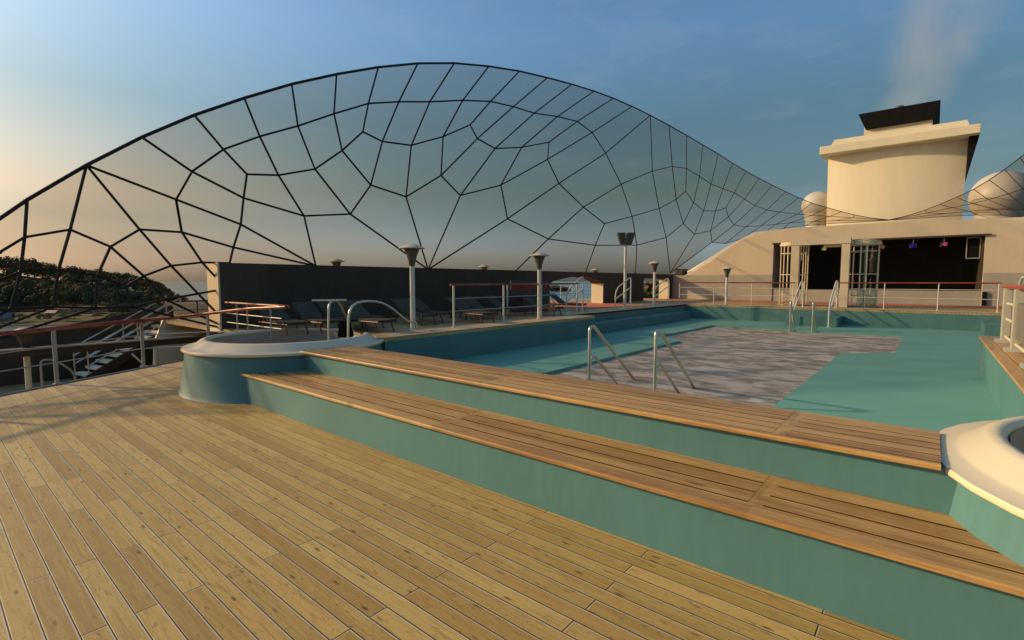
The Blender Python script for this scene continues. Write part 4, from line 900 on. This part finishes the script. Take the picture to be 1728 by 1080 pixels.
for i in range(700):
    u = rnd.uniform(-420, 312); d = rnd.uniform(440, 640)
    if i % 3 == 0: d = rnd.uniform(436, 470)
    if i % 3 == 2: d = rnd.uniform(470, 570); u = -420 + 732 * rnd.random()
    if i % 3 == 1: d = rnd.uniform(560, 640); u = -420 + 732 * (i / 700)
    x, y = px(d, u); z = hill(d, u); h = rnd.uniform(13, 21) * (.55 + .45 * smooth((330 - u) / 130)); r = h * rnd.uniform(.34, .46)
    crown(vs, fs, col, x, y, z + h * .12, r, h, tones[rnd.randrange(7)], 340, r * .135)
leafmesh('forest', vs, fs, col, 'dense autumn green forest covering the hill on the left', 'stuff')
vs, fs, col = [], [], []
for i in range(200):
    u = rnd.uniform(-300, 318); d = rnd.uniform(424, 440) if rnd.random() < .8 else rnd.uniform(376, 400); x, y = px(d, u)
    h = rnd.uniform(1.6, 4.2); crown(vs, fs, col, x, y, -29 + shore(u) * (1.4 + 5.2 * smooth((d - 345) / 130)) - .4, h * .9, h, tones[rnd.randrange(7)], 40, h * .2)
leafmesh('shrubs', vs, fs, col, 'low shrubs and hedges between the beach and the forest', 'stuff')
# single trees standing on the beach in front of the forest
G = 'single trees before the forest'
for k, (u, d, h, lab) in enumerate(((56, 425, 15, 'round dark tree before the forest, near the left picture edge'), (100, 430, 17, 'tall dark tree with a bare trunk behind the thatched parasols'), (152, 432, 16, 'dark tree with twin trunks behind the huts'), (190, 430, 15, 'dark tree right of the huts, just left of the stairs'))):
    x, y = px(d, u); zb = -23.5
    t = thing('tree', lab, 'tree', (x, y, zb), group=G)
    MB().tube([(0, 0, 0), (.2, .1, h * .3), (-.1, .2, h * .62)], .55, 8, r2=.2).build('trunk', M['trunk'], t)
    v2, f2, c2 = [], [], []; crown(v2, f2, c2, 0, 0, h * .22, h * .36, h * .85, tones[k % 3], 420, h * .05)
    leafmesh('crown', v2, f2, c2, parent=t)
def hut(label, u, d, w, dp, h, rh, mr, z=-24.5, rot=0, grp='beach huts and houses'):
    x, y = px(d, u); t = thing('beach_house', label, 'house', (x, y, z), R(HEAD + rot), grp)
    MB().box(-w / 2, w / 2, -dp / 2, dp / 2, 0, h).build('wall', M['hutwall'], t)
    m = MB(); o = .7
    m.prism([(-dp / 2 - o, h - .2), (0, h + rh), (dp / 2 + o, h - .2), (dp / 2 + o, h + .1), (0, h + rh + .35), (-dp / 2 - o, h + .1)], 'x', -w / 2 - o, w / 2 + o)
    m.build('roof', mr, t)
    wn = MB(); dr = MB()
    for k in range(3): wn.box(-w * .36 + k * w * .3, -w * .36 + k * w * .3 + w * .12, -dp / 2 - .06, -dp / 2 - .003, h * .4, h * .75)
    dr.box(w * .14 - w * .36, w * .20 - w * .36 + .3, -dp / 2 - .06, -dp / 2 - .003, 0, h * .72)
    wn.build('window', M['dark'], t); dr.build('door', M['cone'], t)
hut('grey roofed house at the left picture edge by the water', 4, 352, 9, 7, 3.2, 3.6, M['roofgrey'], -26.9, 25)
hut('dark red roofed beach hut, leftmost of the row under the trees', 110, 415, 10, 5, 2.6, 2.4, M['roofred'], -23.6)
hut('dark red roofed beach hut in the middle of the row under the trees', 142, 416, 9, 5, 2.6, 2.2, M['roofred'], -23.6)
hut('dark red roofed beach hut, rightmost of the row behind the stairs', 168, 416, 9, 5, 2.6, 2.2, M['roofred'], -23.6)
hut('low brown hut between the grey house and the red roofed huts', 88, 385, 9, 4, 2.2, 1.8, M['cone'], -24.6, -12)
def parasol(label, u, d):
    x, y = px(d, u); t = thing('thatched_parasol', label, 'parasol', (x, y, -26.2), group='thatched parasols on the beach'); t.scale = (1.55, 1.55, 1.35)
    MB().tube([(0, 0, 0), (0, 0, 2.6)], .10, 6).build('pole', M['trunk'], t)
    MB().lathe([(2.7, 1.9), (2.5, 2.25), (1.4, 3.0), (.3, 3.6), (0, 3.7)], n=12).build('thatch', M['thatch'], t)
for u, d, lab in ((30, 362, 'thatched parasol nearest the grey house'), (66, 364, 'thatched parasol below the low brown hut'), (102, 366, 'thatched parasol below the leftmost red roofed hut'),
                  (124, 367, 'thatched parasol below the middle red roofed hut'), (160, 370, 'thatched parasol below the rightmost red roofed hut'), (186, 372, 'thatched parasol farthest right, just left of the stairs')):
    parasol(lab, u, d)
def island(name, u0, u1, d, h, label):
    vs, fs, col = [], [], []
    for i in range(int((u1 - u0) * 1.6)):
        u = rnd.uniform(u0, u1); e = math.sin(math.pi * (u - u0) / (u1 - u0)) ** .5; dd = d + rnd.uniform(-20, 40); x, y = px(dd, u)
        hh = h * (.4 + .6 * e) * rnd.uniform(.7, 1.05); crown(vs, fs, col, x, y, -28.6, hh * .55, hh, tones[rnd.randrange(5)], 70, hh * .13)
    leafmesh(name, vs, fs, col, label, 'stuff')
island('island_wood', 890, 962, 1500, 19, 'flat wooded islet seen through the left wall opening')
island('island_wood', 1078, 1136, 620, 30, 'wooded islet seen through the right wall opening')
